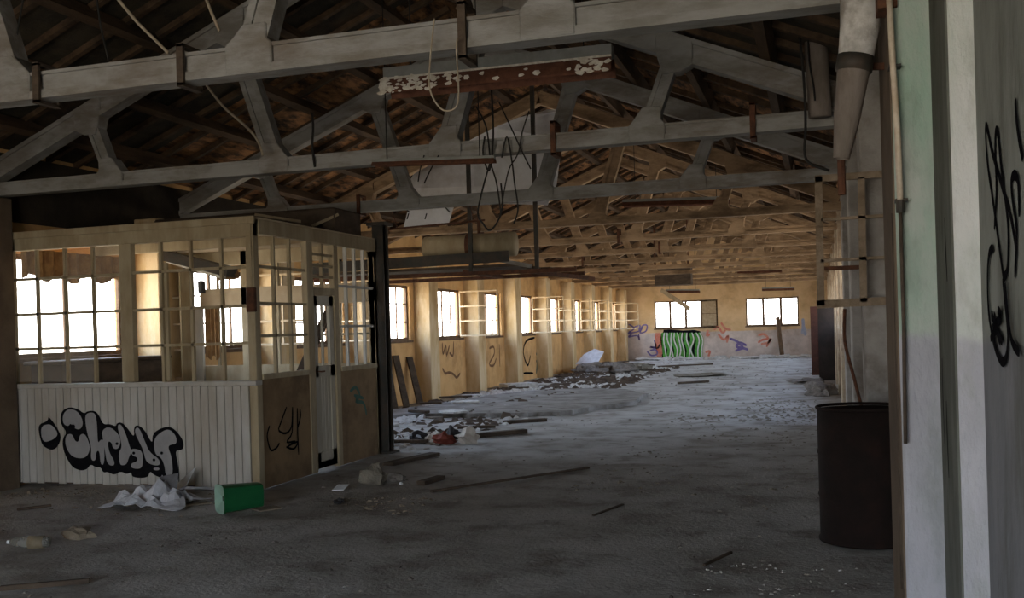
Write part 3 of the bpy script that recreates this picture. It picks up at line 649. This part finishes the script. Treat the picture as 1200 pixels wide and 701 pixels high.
# hanging feeder hopper far away
c = at(790, 322, Y=32)
hp = thing('hopper', (c.x, 32, 2.7), 'dark box-shaped hopper hanging far away in front of the end wall', 'hopper')
box(c.x-.6, c.x+.55, 31.8, 32.3, c.z-.33, c.z+.2).build('box', M['timber'], hp)
box(c.x-.7, c.x+.65, 31.7, 32.4, c.z+.2, c.z+.26).build('rim', M['rust'], hp)
a = at(775, 340, Y=32); b = at(808, 362, Y=32); beam(a, b, .2, .12).build('chute', M['casement'], hp)
for x in (c.x-.6, c.x+.45): tube([(x, 32, c.z+.15), (x, 32, zroof(x)-.05)], .03, 6).build('hanger', M['rust'], hp)
# ------------------------------------------------------------------ cables and rods
y = TR[1]-.12
def W(pts, Y): return [at(px, py, Y=Y) for px, py in pts]
wire('cable', W([(575, 90), (578, 150), (576, 188), (572, 200), (566, 180), (568, 160)], y), .008, M['wire'], 'black cable looped round the second truss, leftmost of the tangle')
wire('cable', W([(558, 125), (570, 150), (575, 190), (582, 215), (587, 250)], y), .007, M['wire'], 'black cable crossing slanted to the lower right under the second truss')
wire('cable', W([(588, 185), (594, 160), (600, 190), (603, 215), (607, 245), (602, 262)], y), .007, M['wire'], 'black cable hanging in a long bow right of the tangle')
wire('cable', W([(574, 192), (566, 220), (560, 250), (566, 262), (574, 270), (584, 258), (589, 240), (587, 215)], y), .008, M['wire'], 'black cable hanging in a low u-shaped loop below the second truss')
wire('cable', W([(620, 130), (612, 155), (607, 180), (596, 200), (588, 240)], y), .006, M['wire'], 'thin black cable from the white sheet down through the tangle')
wire('cable', W([(585, 120), (600, 152), (612, 178), (622, 198)], y), .006, M['wire'], 'thin black cable slanting right in front of the white sheet')
wire('cable', W([(497, 182), (492, 200), (490, 213)], y), .006, M['wire'], 'short black cable dropping at the left edge of white sheet')
wire('cable', W([(514, 182), (504, 200), (497, 215)], y), .006, M['wire'], 'second short black cable at the left edge of white sheet')
wire('cable', W([(509, 22), (505, 60), (503, 100), (512, 122), (524, 130), (537, 118), (535, 60), (536, 45)], 4.93), .005, M['rope'], 'pale wire loop hanging from the first truss in front of the rusty lamp')
wire('cable', W([(135, -5), (160, 25), (183, 48), (197, 62)], 5.0), .010, M['rope'], 'pale rope slanting down to the first truss near left strap')
wire('cable', W([(240, -5), (248, 15), (257, 36)], 5.1), .010, M['rope'], 'short pale rod running up from the first truss gusset')
wire('cable', W([(28, -5), (18, 50), (10, 90)], 5.1), .006, M['wire'], 'thin black wire in the upper left corner above first truss')
wire('cable', W([(113, -5), (118, 30), (127, 70)], 5.1), .007, M['wire'], 'black wire hanging behind the first truss at left')
wire('cable', W([(242, 100), (262, 125), (290, 150), (302, 165), (308, 182)], 7.9), .012, M['rope'], 'bent pale rod dropping to the second truss gusset')
wire('cable', W([(366, 132), (367, 150), (366, 172), (369, 196)], 8.12), .012, M['wire'], 'short black hook standing on the second truss at left')
wire('cable', W([(936, 35), (940, 70), (943, 110), (944, 150), (943, 180), (950, 192), (972, 200)], 7.8), .010, M['wire'], 'black cable hanging left of the vertical flue stub at right')
wire('cable', W([(946, 30), (948, 70), (953, 100), (955, 118)], 7.85), .007, M['wire'], 'second black cable close beside the vertical flue stub')
wire('cable', W([(990, 362), (990, 400), (1000, 440), (1010, 478)], 9.0), .014, M['rust'], 'rusty bent conduit leaning behind the drum at right', 'pipe')
# vertical flue stub and lagged pipe at the right
t = thing('flue_stub', at(960, 130, Y=7.95), 'grey vertical flue pipe standing on right end of the second truss', 'pipe')
a = at(955, 24, Y=7.95); b = at(961, 137, Y=7.95)
tube([a, b], .085, 14).build('pipe', M['pipe'], t, smooth=True); tube([a-(a-b)*.06, a], .10, 14).build('collar', M['pipe'], t, smooth=True)
t = thing('lagged_pipe', at(990, 190, Y=4.85), 'thick broken flue pipe with white lagging coming down at right', 'pipe')
a = at(1007, -12, Y=4.85); b = at(1008, 30, Y=4.85); c = at(1003, 66, Y=4.85); d_ = at(1000, 84, Y=4.85); e_ = at(986, 186, Y=4.85)
tube([a, b, c], [.085, .088, .078], 16).build('lagging', M['pipe_white'], t, smooth=True)
tube([c, d_], .082, 16).build('joint', M['steel'], t, smooth=True)
tube([d_, d_+(e_-d_)*.5, e_], [.072, .060, .036], 16, cap=False).build('lower_pipe', M['pipe'], t, smooth=True)
tube([e_+Vector((.0, .06, .05)), e_+Vector((.0, .06, -.16))], .018, 8).build('inner_rod', M['rust'], t)
beam(d_+Vector((.05, .05, .03)), Vector((.36, 4.95, d_.z+.03)), .02, .03).build('bracket', M['rust'], t)
t = thing('thin_pipe', at(1057, 235, Y=4.6), 'thin cream pipe running down the corner of green pier', 'pipe')
tube(W([(1042, -5), (1046, 70), (1052, 160), (1055, 234)], 4.56), .013, 10).build('upper_length', M['pipe_thin'], t, smooth=True)
tube(W([(1055, 248), (1059, 380), (1061, 520)], 4.58), .008, 8).build('lower_length', M['timber'], t, smooth=True)
a = at(1055, 241, Y=4.57); tube([a+Vector((0, 0, .03)), a-Vector((0, 0, .03))], .018, 10).build('coupling', M['steel'], t)
for yy in (78, 235): a = at(1047+(yy-78)*.05, yy, Y=4.58); box(a.x-.02, a.x+.03, 4.56, 4.64, a.z-.006, a.z+.006).build('clip', M['steel'], t)
q = at(1038, 6, Y=4.7); tag(box(q.x-.04, q.x+.04, 4.6, 4.75, q.z-.04, q.z+.12).build('junction_box', M['rust']), 'rusty junction box at the very top beside green pier', 'box')
# ------------------------------------------------------------------ loose casement frame mounted on the right pilaster
YC = 7.86
t = thing('open_casement', at(1003, 358, Y=YC), 'large open rusty-cream window casement without glass, above the dark drum', 'window frame')
def fr(px0, py0, px1, py1, w_, nm='bar'):
    beam(at(px0, py0, Y=YC), at(px1, py1, Y=YC), .035, w_, up=(0, 0, 1) if abs(px1-px0) > abs(py1-py0) else (1, 0, 0)).build(nm, M['casement_rust'], t)
M['casement_rust'] = mat('rusty_cream_paint', (.30, .235, .17), (.20, .15, .10), 9, .8, .3, dirt=(.10, .06, .035), dirt_amt=.6, dirt_scale=6)
fr(959, 207, 962, 358, .055, 'stile'); fr(1045, 204, 1050, 352, .045, 'stile'); fr(955, 210, 1047, 203, .05, 'rail'); fr(957, 357, 1051, 352, .06, 'rail')
fr(1009, 208, 1012, 354, .05, 'mullion'); fr(962, 258, 1046, 252, .022, 'glazing_bar'); fr(962, 306, 1048, 301, .022, 'glazing_bar')
beam(at(962, 315, Y=YC+.05), at(1010, 313, Y=YC+.05), .03, .03).build('stay_bar', M['rust'], t)
# oil drum
t = thing('oil_drum', (.31, 6.95, 0), 'dark rusty open steel drum beside the green pier at right', 'drum')
c = Vector((.255, 6.93, 0)); R_ = .295
def lathe(prof, n=40):
    vs = [c+Vector((r_*math.cos(2*math.pi*k/n), r_*math.sin(2*math.pi*k/n), z)) for r_, z in prof for k in range(n)]
    return MB().add(vs, [(i*n+k, i*n+(k+1) % n, (i+1)*n+(k+1) % n, (i+1)*n+k) for i in range(len(prof)-1) for k in range(n)])
prof = [(.01, .02), (R_-.01, .02), (R_, 0), (R_+.004, .012), (R_-.008, .03)]
for zc in (.30, .58):
    prof += [(R_-.008, zc-.02), (R_-.001, zc), (R_-.008, zc+.02)]
prof += [(R_-.008, .86), (R_-.012, .86), (R_-.02, .05), (.01, .05)]
lathe(prof).build('body', M['drum'], t, smooth=True)
tube([c+Vector(((R_-.006)*math.cos(k*math.pi/16), (R_-.006)*math.sin(k*math.pi/16), .872)) for k in range(33)], .010, 8).build('rim', M['drum'], t, smooth=True)
lathe([(.01, .80), (R_-.03, .78)]).build('ash_fill', M['rubble'], t)
# brick-like pier patch behind drum on the right pilaster
bq = MB()
for r_ in range(9):
    for k in range(3):
        z = .55+r_*.09; x = .34+k*.09+(.04 if r_ % 2 else 0)
        if x+.075 < .6: box(x, x+.078, TR[1]-.128, TR[1]-.115, z, z+.07).build('brick', M['right_wall'], wallR)
# cabinet far right
YC2 = 25.2
t = thing('steel_cabinet', (.12, 25.4, 0), 'tall black steel cabinet against the right wall with maroon door ajar', 'cabinet')
box(-.03, .47, YC2, YC2+.4, .07, 1.80).build('body', M['cabinet'], t)
box(-.2, -.03, YC2-.02, YC2+.01, .12, 1.78).build('door', M['cabinet_door'], t)
box(.0, .44, YC2+.03, YC2+.37, 0, .07).build('plinth', M['cabinet'], t)
# right-wall graffiti
f8 = lambda p: (1100+p[0]/1.95, 100+p[1]/1.95)
TG = [
 [(150, 450), (140, 380), (125, 270), (112, 180), (107, 100), (112, 102), (122, 150), (145, 230), (165, 300), (178, 380)],
 [(128, 330), (133, 240), (130, 160), (131, 108), (137, 112), (142, 170), (152, 250), (160, 330), (158, 420), (148, 440)],
 [(176, 440), (180, 330), (172, 270), (168, 220), (176, 205), (184, 225), (186, 300)],
 [(178, 30), (181, 80), (188, 130), (196, 170)],
 [(128, 372), (119, 384), (115, 440), (118, 520), (130, 590), (146, 630), (158, 622), (162, 570), (156, 500), (150, 440)],
 [(124, 520), (134, 550), (145, 590)], [(140, 512), (148, 530), (128, 552)], [(124, 580), (138, 560), (152, 590)], [(136, 520), (133, 560), (136, 600)],
 [(160, 450), (166, 520), (176, 585), (194, 612)]]
strokes('graffiti_tag', dict(X=.583), TG, .034, M['black'], wallR, (1, 0, 0), f=f8)
# far wall graffiti
def far(nm, pls, w_, m_, f): strokes(nm, dict(Y=YF-.006), pls, w_, m_, wallF, (0, 1, 0), f=f)
f4 = lambda p: (620+p[0]/6, 320+p[1]/6)
f5 = lambda p: (780+p[0]/6, 320+p[1]/6)
far('graffiti_scribble', [[(700, 360), (740, 390), (700, 420), (770, 410), (800, 370), (830, 370), (820, 410), (780, 420), (800, 380)], [(690, 420), (720, 430), (700, 450), (760, 440), (775, 470), (770, 430)], [(740, 380), (780, 370), (770, 400)]], .06, M['violet_paint'], f4)
far('graffiti_scribble', [[(880, 470), (890, 520), (850, 520), (900, 530), (920, 500)], [(830, 550), (860, 580), (900, 570), (890, 540), (850, 545)]], .07, M['violet_paint'], f4)
far('graffiti_shade', [[(905, 420), (910, 480), (915, 590)]], .28, M['red_paint'], f4)
MB().flat([at(*f5(p), Y=YF-.004) for p in ((-15, 400), (40, 398), (120, 405), (200, 400), (245, 410), (262, 500), (255, 600), (100, 605), (-25, 605), (-30, 500))]).build('graffiti_ground', M['black'], wallF)
gl = []
for x in (-8, 12, 42, 62, 82, 118, 150, 185, 215, 240):
    gl.append([(x-8, 420), (x+14*math.sin(x), 470), (x+18*math.cos(x), 540), (x+6, 595)])
far('graffiti_letter', [[(p[0], p[1]) for p in l] for l in gl], .17, M['green_paint'], f5)
strokes('graffiti_letter_edge', dict(Y=YF-.022), [[(p[0]+8, p[1]) for p in l] for l in gl], .05, M['white_paint'], wallF, (0, 1, 0), f=f5)
far('graffiti_spray', [[(340, 400), (370, 380), (400, 420), (420, 400)], [(370, 430), (410, 470), (440, 440), (430, 490)], [(300, 400), (290, 440), (310, 430)], [(390, 350), (420, 390), (460, 400)], [(280, 560), (310, 550), (300, 590)], [(650, 440), (690, 430), (720, 460), (680, 470), (650, 490)], [(670, 500), (720, 490), (740, 460), (710, 520)]], .09, M['red_paint'], f5)
far('graffiti_spray', [[(450, 460), (500, 480), (540, 520), (500, 520), (520, 490), (570, 510)], [(490, 550), (540, 530), (580, 540)], [(505, 495), (530, 505), (545, 530)]], .10, M['violet_paint'], f5)
far('graffiti_spray', [[(965, 320), (968, 380), (960, 430)], [(978, 380), (982, 440)]], .12, M['blue_paint'], f5)
# left wall graffiti (on the wall between pilasters)
f1 = lambda p: (440+p[0]/6, 380+p[1]/6)
def lg(pls, m_, w_=.05): strokes('graffiti_tag', dict(X=XL+.005), pls, w_, m_, wallL, (1, 0, 0), f=f1)
lg([[(470, 130), (475, 210), (495, 150), (500, 220), (520, 150)], [(520, 200), (545, 220), (550, 120)], [(470, 310), (490, 345), (515, 340), (545, 350), (570, 375), (595, 345)]], M['brown_paint'], .06)
lg([[(800, 170), (830, 160), (835, 210), (800, 280), (830, 290), (850, 240)], [(870, 140), (875, 300)]], M['brown_paint'], .06)
lg([[(1120, 95), (1060, 120), (1040, 200), (1070, 290), (1090, 220)], [(1040, 345), (1110, 345)]], M['black'], .07)
lg([[(1130, 210), (1200, 200), (1190, 250), (1130, 260)], [(1145, 200), (1130, 350)]], M['teal_paint'], .10)
# ------------------------------------------------------------------ leaning timber post at the far wall
a = at(918, 418, Z=0); b = at(911, 372, Y=YF-.05)
tag(beam((a.x, YF-.5, 0), b, .14, .14).build('timber_post', M['winframe'], bevel=.01), 'brown timber post leaning against the far wall below right window', 'post')
# dark boards leaning on left wall
for i, (px, h_, lab) in enumerate(((491, .95, 'dark narrow board leaning on the left wall before the first window pier'), (461, 1.3, 'dark ragged board standing just right of the steel column'), (475, 1.0, 'brown board leaning low against the wall near steel column'))):
    a = at(px, 460, X=XL+.28)
    tag(beam((XL+.3, a.y, 0), (XL+.05, a.y+.1, h_), .16, .03).build('leaning_board', M['timber']), lab, 'board')
# ------------------------------------------------------------------ floor debris
def sit(x, y): return fz(x, y)
def g(px, py): p = at(px, py, Z=0); p.z = fz(p.x, p.y); return p
# green bin lying on its side
p = g(272, 603); ax = (at(300, 600, Z=0)-at(248, 607, Z=0)).normalized()
t = thing('green_bin', (p.x, p.y+.1, 0), 'dark green plastic bin lying on its side in front of the booth', 'bin')
sd = ax.cross(Vector((0, 0, 1))).normalized()*-1
cen = Vector((p.x, p.y+.12, .125)); L_ = .17
def ring(u, r_, n=24, sq=.82):
    out_ = []
    for k in range(n):
        a_ = 2*math.pi*k/n; cx_, sx_ = math.cos(a_), math.sin(a_); m_ = (abs(cx_)**5+abs(sx_)**5)**(-.2)
        out_.append(cen+ax*u+sd*cx_*m_*r_+Vector((0, 0, sx_*m_*r_)))
    return out_
n = 24; rs = [(-L_, .118), (-L_+.012, .118), (-L_+.013, .112), (L_, .098), (L_, .01)]
vs = []; [vs.extend(ring(u, r_)) for u, r_ in rs]
MB().add(vs, [(i*n+k, i*n+(k+1) % n, (i+1)*n+(k+1) % n, (i+1)*n+k) for i in range(len(rs)-1) for k in range(n)]).build('bin_body', M['crate'], t)
vs = []; [vs.extend(ring(u, r_)) for u, r_ in ((-L_-.002, .118), (-L_-.002, .10), (-L_+.03, .02))]
MB().add(vs, [(i*n+k, i*n+(k+1) % n, (i+1)*n+(k+1) % n, (i+1)*n+k) for i in range(2) for k in range(n)]).build('bin_lid', M['crate_inside'], t)
def crumple(nm, c, rx, ry, h_, m_, seed, lab, cat, n=16, edge=.0):
    mb = MB()
    for j in range(n+1):
        for i in range(n+1):
            u, v = i/n*2-1, j/n*2-1; r_ = 1+.35*noise.noise(Vector((u*1.3+seed, v*1.3, seed)))
            q = max(0, 1-(u*u+v*v)*.6)
            z = h_*(abs(noise.noise(Vector((u*1.9+seed, v*1.9, 0))))*1.6+.6*abs(noise.noise(Vector((u*5, v*5+seed, 1)))))*q+edge
            mb.v.append(Vector((c.x+u*rx*r_, c.y+v*ry*r_, z+.004)))
    mb.f = [(j*(n+1)+i, j*(n+1)+i+1, (j+1)*(n+1)+i+1, (j+1)*(n+1)+i) for j in range(n) for i in range(n)]
    o = mb.build(nm, m_); md = o.modifiers.new('t', 'SOLIDIFY'); md.thickness = .004
    return tag(o, lab, cat)
crumple('plastic_sheet', g(185, 590), .36, .28, .20, M['sheet'], 1.3, 'crumpled white plastic sheet on the floor under the booth graffiti', 'plastic sheet')
mb = MB(); a = g(172, 592); b_ = g(196, 590)
mb.prism([a+Vector((0, .05, 0)), b_+Vector((0, .12, 0)), b_+Vector((.0, .16, .26)), a+Vector((.06, .12, .24))], (.004, .006, 0))
tag(mb.build('plastic_bag', M['sheet_dark']), 'smoky plastic piece standing up behind the crumpled white sheet', 'plastic bag')
a = g(205, 580); tag(MB().prism([a+Vector((-.12, 0, .03)), a+Vector((.14, -.03, .1)), a+Vector((.16, .1, .26)), a+Vector((-.02, .1, .12))], (.003, .006, 0)).build('paper_sheet', M['paper']), 'folded white sheet leaning on crumpled plastic, right side of the heap', 'paper')
def plank(p, q, w_, h_, m_, lab, nm='plank', cat='plank', lift=0):
    p = g(*p); q = g(*q); p.z = q.z = max(p.z, q.z)+h_/2+lift+.002
    return tag(beam(p, q, w_, h_).build(nm, m_, bevel=.003), lab, cat)
plank((300, 598), (326, 594), .16, .012, M['cardboard'], 'flat pale board scrap just right of the green bin', 'cardboard_scrap', 'scrap')
plank((215, 592), (245, 588), .12, .01, M['cardboard'], 'flat cardboard scrap between white sheet and green bin', 'cardboard_scrap', 'scrap')
plank((505, 577), (690, 549), .035, .02, M['timber'], 'long thin dark lath lying across the middle of the floor')
plank((455, 545), (510, 533), .14, .04, M['timber'], 'dark plank on the floor right of the steel column')
plank((493, 568), (517, 561), .09, .04, M['timber'], 'short dark wood piece left of the long lath')
plank((560, 513), (616, 508), .12, .06, M['timber'], 'dark beam on the floor right of the rubbish bags')
plank((590, 496), (640, 493), .10, .05, M['timber'], 'dark plank on floor behind the rubbish bags')
plank((695, 605), (730, 592), .025, .012, M['timber'], 'short dark stick on the floor in the middle foreground', 'stick', 'stick')
plank((825, 663), (857, 648), .02, .015, M['timber'], 'thin stick on the floor left of the dark drum', 'stick', 'stick')
plank((0, 692), (105, 683), .03, .03, M['timber'], 'dark lath at the bottom left corner of the floor')
plank((20, 597), (60, 592), .03, .02, M['timber'], 'thin lath on floor left of the booth graffiti')
plank((590, 455), (625, 453), .5, .12, M['white_rubble'], 'white board lying near the left wall, far along', 'white_board', 'board')
plank((500, 478), (545, 474), .4, .03, M['white_rubble'], 'pale board on floor near the left wall behind steel column', 'white_board', 'board')
plank((560, 476), (600, 472), .10, .05, M['timber'], 'dark strip on floor near the left wall behind the layer edge')
plank((535, 487), (500, 490), .3, .02, M['cardboard'], 'flat brownish sheet near the left wall behind the steel column', 'cardboard_scrap', 'scrap')
a = g(396, 575); tag(MB().prism([a+Vector((-.06, 0, .01)), a+Vector((.06, .0, .015)), a+Vector((.07, .09, .05)), a+Vector((-.05, .1, .045))], (0, 0, .006)).build('paper_sheet', M['paper']), 'small bright white paper on the floor before the booth door', 'paper')
a = g(397, 588); tag(MB().blob(a+Vector((0, 0, .02)), (.05, .04, .03), 2).build('dark_lump', M['black_bag']), 'small black lump just below the white paper', 'lump')
a = g(431, 568); tag(MB().blob(a+Vector((0, .1, .06)), (.14, .11, .12), 5, n=12).build('stone', M['stone']), 'grey stone block on the floor at the booth corner', 'stone')
a = g(457, 566); tag(MB().blob(a+Vector((0, .1, .03)), (.12, .08, .05), 6, n=12).build('stone', M['rubble']), 'low dark lump of rubble right of the grey stone', 'stone')
a = g(470, 567); tag(MB().blob(a+Vector((0, 0, .01)), (.02, .02, .015), 6).build('white_chip', M['paper']), 'tiny white chip on the floor right of grey stone', 'chip')
# bottle
t = thing('plastic_bottle', g(35, 640), 'crushed clear plastic bottle lying on the floor at far left', 'bottle')
a = g(12, 641)+Vector((0, 0, .045)); b_ = g(33, 641)+Vector((0, 0, .045)); c_ = g(58, 640)+Vector((0, 0, .04)); d_ = g(29, 640)+Vector((0, 0, .045))
tube([a, a+(b_-a)*.2, b_, c_+(b_-c_)*.3, c_], [.012, .032, .042, .04, .036], 14).build('body', M['bottle'], t, smooth=True)
tube([b_+(c_-b_)*.05, b_+(c_-b_)*.75], .046, 14).build('wrapper', M['label'], t, smooth=True)
tube([a-(b_-a).normalized()*.02, a], .014, 10).build('cap', M['paper'], t)
a = g(85, 630); tag(MB().blob(a+Vector((0, .05, .02)), (.15, .08, .06), 9, n=12).build('rubble_lump', M['cardboard']), 'brown crumpled lump right of the crushed bottle', 'lump')
# rubbish bags near the column
for px, py, r_, m_, lab, sdx in ((487, 519, (.14, .1, .09), 'black_bag', 'black plastic bag in the rubbish, leftmost', 11), (505, 519, (.12, .1, .08), 'white_bag', 'grey-white bag between black and red rubbish', 12), (518, 521, (.14, .1, .09), 'red_bag', 'reddish rag in the middle of the rubbish heap', 13), (528, 514, (.1, .08, .10), 'black_bag', 'small black bag behind the red rag', 14), (546, 519, (.14, .1, .12), 'white_bag', 'pale whitish bag at right end of the rubbish', 15)):
    a = g(px, py); tag(MB().blob(a+Vector((0, .08, r_[2]*.55)), r_, sdx, n=12, amp=.5).build('rubbish_bag', M[m_]), lab, 'bag')
# raised broken layer with dark edge
pl = [(452, 492), (500, 489), (560, 489), (610, 488), (655, 487), (700, 480), (745, 473), (757, 465), (735, 460), (690, 458), (640, 460), (590, 464), (540, 472), (500, 480), (455, 484)]
pts = [at(px, py+rnd.uniform(-.5, .5), Z=.0) for px, py in pl]; ir = []
for i in range(len(pts)):
    a, b_ = pts[i], pts[(i+1) % len(pts)]
    for k in range(6):
        q = a.lerp(b_, k/6); ir.append(Vector((q.x+rnd.uniform(-.05, .05), q.y+rnd.uniform(-.09, .09), -.02)))
tag(MB().prism(ir, (0, 0, .085)).build('broken_screed', M['mat']), 'raised broken screed patch on the floor beside the left wall', 'screed')
# far rubble heap
hx = g(705, 436)
t = tag(MB().box(-.01, .01, -.01, .01, 0, .01).build('unused', M['rubble']), 'x', 'x'); bpy.data.objects.remove(t)
for i, (px, py, r_, m_, lab) in enumerate(((690, 437, (.55, .6, .22), 'rubble', 'low dark rubble mound at left of the far heap'), (722, 437, (.7, .7, .2), 'rubble', 'flat grey rubble mound in the middle of the far heap'), (748, 434, (.5, .5, .18), 'stone', 'brownish rubble mound at the right end of far heap'), (962, 462, (.30, .5, .18), 'rubble', 'rubble mound on the floor below the black cabinet'), (947, 448, (.35, .5, .08), 'rubble', 'low rubble left of black cabinet'), (820, 440, (.7, .5, .06), 'stone', 'flat rubble patch on the far floor before the green graffiti'))):
    a = g(px, py); tag(MB().blob(a+Vector((0, 0, r_[2]*.3)), r_, 20+i, n=16, amp=.5).build('rubble_mound', M[m_]), lab, 'rubble')
a = g(690, 436)
tag(MB().prism([a+Vector((-.45, .1, .25)), a+Vector((.35, -.1, .32)), a+Vector((.45, .3, .62)), a+Vector((.1, .5, .72)), a+Vector((-.25, .4, .55))], (0, .02, .02)).build('metal_sheet', M['sheet']), 'bent whitish sheet sticking up from the far rubble heap', 'sheet')
for i, (p, q) in enumerate((((683, 434), (735, 427)), ((680, 438), (712, 428)), ((705, 440), (745, 430)), ((715, 436), (765, 432)))):
    a = g(*p); b_ = g(*q); lab = ['long dark plank on top of far rubble heap', 'short dark plank at left of far rubble heap', 'dark plank slanting in middle of far rubble heap', 'dark plank at right foot of far rubble heap'][i]
    tag(beam(a+Vector((0, 0, .16+.05*i)), b_+Vector((0, 0, .12)), .16, .05).build('heap_plank', M['timber']), lab, 'plank')
for i, (p, q) in enumerate((((735, 445), (750, 444)), ((770, 430), (835, 427)), ((615, 466), (660, 463)), ((700, 466), (712, 461)), ((795, 450), (830, 448)))):
    lab = ['short dark stick on the far floor before rubble heap', 'long dark lath on the far floor below green graffiti', 'dark lath on far floor along the screed patch', 'small upright-looking dark stick at the screed patch right end', 'dark lath on far floor right of the middle'][i]
    plank(p, q, .10, .05, M['timber'], lab, 'lath', 'lath')
# pale kerb of fallen plaster along the far wall
mb = MB()
x = XL+1
while x < XR-.4:
    w_ = rnd.uniform(.2, .7); mb.blob(Vector((x, YF-.55+rnd.uniform(-.2, .2), .02)), (w_*.6, .3, rnd.uniform(.05, .14)), x, n=8); x += w_*.8
tag(mb.build('fallen_plaster', M['white_rubble']), 'pale fallen plaster strewn along the foot of the far wall', 'plaster', kind='stuff')
# loose pieces along the left wall that nothing tells apart
r2 = random.Random(21)
OL = ['nearest', 'second nearest', 'third nearest', 'fourth nearest', 'fifth nearest', 'sixth nearest', 'seventh nearest', 'eighth nearest', 'ninth nearest', 'farthest']
for i in range(10):
    y = 12.2+i*1.8+r2.uniform(-.3, .3); x = r2.uniform(-7.3, -4.2-.0*y); a_ = r2.uniform(-.5, .5); L2 = r2.uniform(.3, .8)
    if 15.5 < y < 21 and x < -3.4: zb = .075
    else: zb = .012
    d2 = Vector((math.cos(a_), math.sin(a_), 0))*L2/2; p = Vector((x, y, zb+.02))
    tag(beam(p-d2, p+d2, .09, .04).build('broken_lath', M['timber'], bevel=.003), 'dark broken lath among the pale chips by the left wall, %s to the camera' % OL[i] if i < 9 else 'farthest dark broken lath among the pale chips by left wall', 'lath', 'broken laths by the left wall')
for i in range(10):
    y = 12.6+i*1.7+r2.uniform(-.4, .4); x = r2.uniform(-7.4, -5.0); zb = .075 if 15.5 < y < 21 else .008
    pl2 = [Vector((x+r2.uniform(.8, 1.2)*.28*math.cos(k*1.05), y+r2.uniform(.7, 1.2)*.25*math.sin(k*1.05), zb)) for k in range(6)]
    tag(MB().prism(pl2, (0, 0, .03)).build('plaster_slab', M['white_rubble']), 'flat pale slab of fallen plaster by the left wall, %s' % (OL[i]+(' to the camera' if i < 9 else ' one')), 'plaster slab', 'fallen plaster slabs')
# scattered chips: dark gravel, pale chips
def chips(nm, n_, zone, smin, smax, m_, lab, seed, cl=1.6):
    r_ = random.Random(seed); mb = MB(); k = 0; tries = 0
    while k < n_ and tries < n_*30:
        tries += 1
        x, y = zone(r_)
        if noise.noise(Vector((x*.8, y*.8, seed)))*cl+r_.random()*.6 < .35: continue
        s = r_.uniform(smin, smax)*(1 if y < 15 else 1.6); a_ = r_.uniform(0, 6.28); z = fz(x, y)
        e1 = Vector((math.cos(a_), math.sin(a_), 0))*s; e2 = Vector((-math.sin(a_), math.cos(a_), 0))*s*r_.uniform(.35, .8); h_ = s*r_.uniform(.15, .6)
        o = Vector((x, y, z-.003))
        mb.add([o+e1, o+e2, o-e1, o-e2, o+e1*.3+e2*.4+Vector((0, 0, h_)), o-e1*.4-e2*.2+Vector((0, 0, h_*.8))], [(0, 1, 4), (1, 2, 5, 4), (2, 3, 5), (3, 0, 4, 5)])
        k += 1
    tag(mb.build(nm, m_), lab, 'debris', kind='stuff')
def z_all(r_):
    y = 3.5+37*(r_.random()**1.5); return r_.uniform(max(XL+.4, -1.0*y), min(XR-.35, .25)), y
def z_left(r_): return r_.uniform(XL+.5, -4.6), r_.uniform(11.5, 34)
def z_right(r_): return r_.uniform(-.7, .28), r_.uniform(5.0, 6.2)
def z_booth(r_): return r_.uniform(-7.6, -3.2), 8.15-abs(r_.gauss(0, .45))
def z_rmid(r_): return r_.uniform(-2.2, .3), r_.uniform(8.2, 19)
chips('rubble_chips', 1800, z_all, .010, .032, M['rubble'], 'small grey rubble chips scattered over the whole floor', 1)
chips('rubble_chips', 1500, z_left, .02, .10, M['white_rubble'], 'pale plaster chips strewn along the left wall', 2)
chips('rubble_chips', 1100, z_left, .03, .14, M['timber'], 'dark splinters strewn along the left wall', 6)
chips('rubble_chips', 240, z_right, .006, .022, M['white_rubble'], 'tiny white chips on the floor in front of the drum', 3, .9)
chips('rubble_chips', 420, z_booth, .010, .035, M['cardboard'], 'brown chips along the foot of the booth', 4)
chips('rubble_chips', 900, z_rmid, .010, .035, M['stone'], 'grey brown chips on the floor left of the drum', 5)
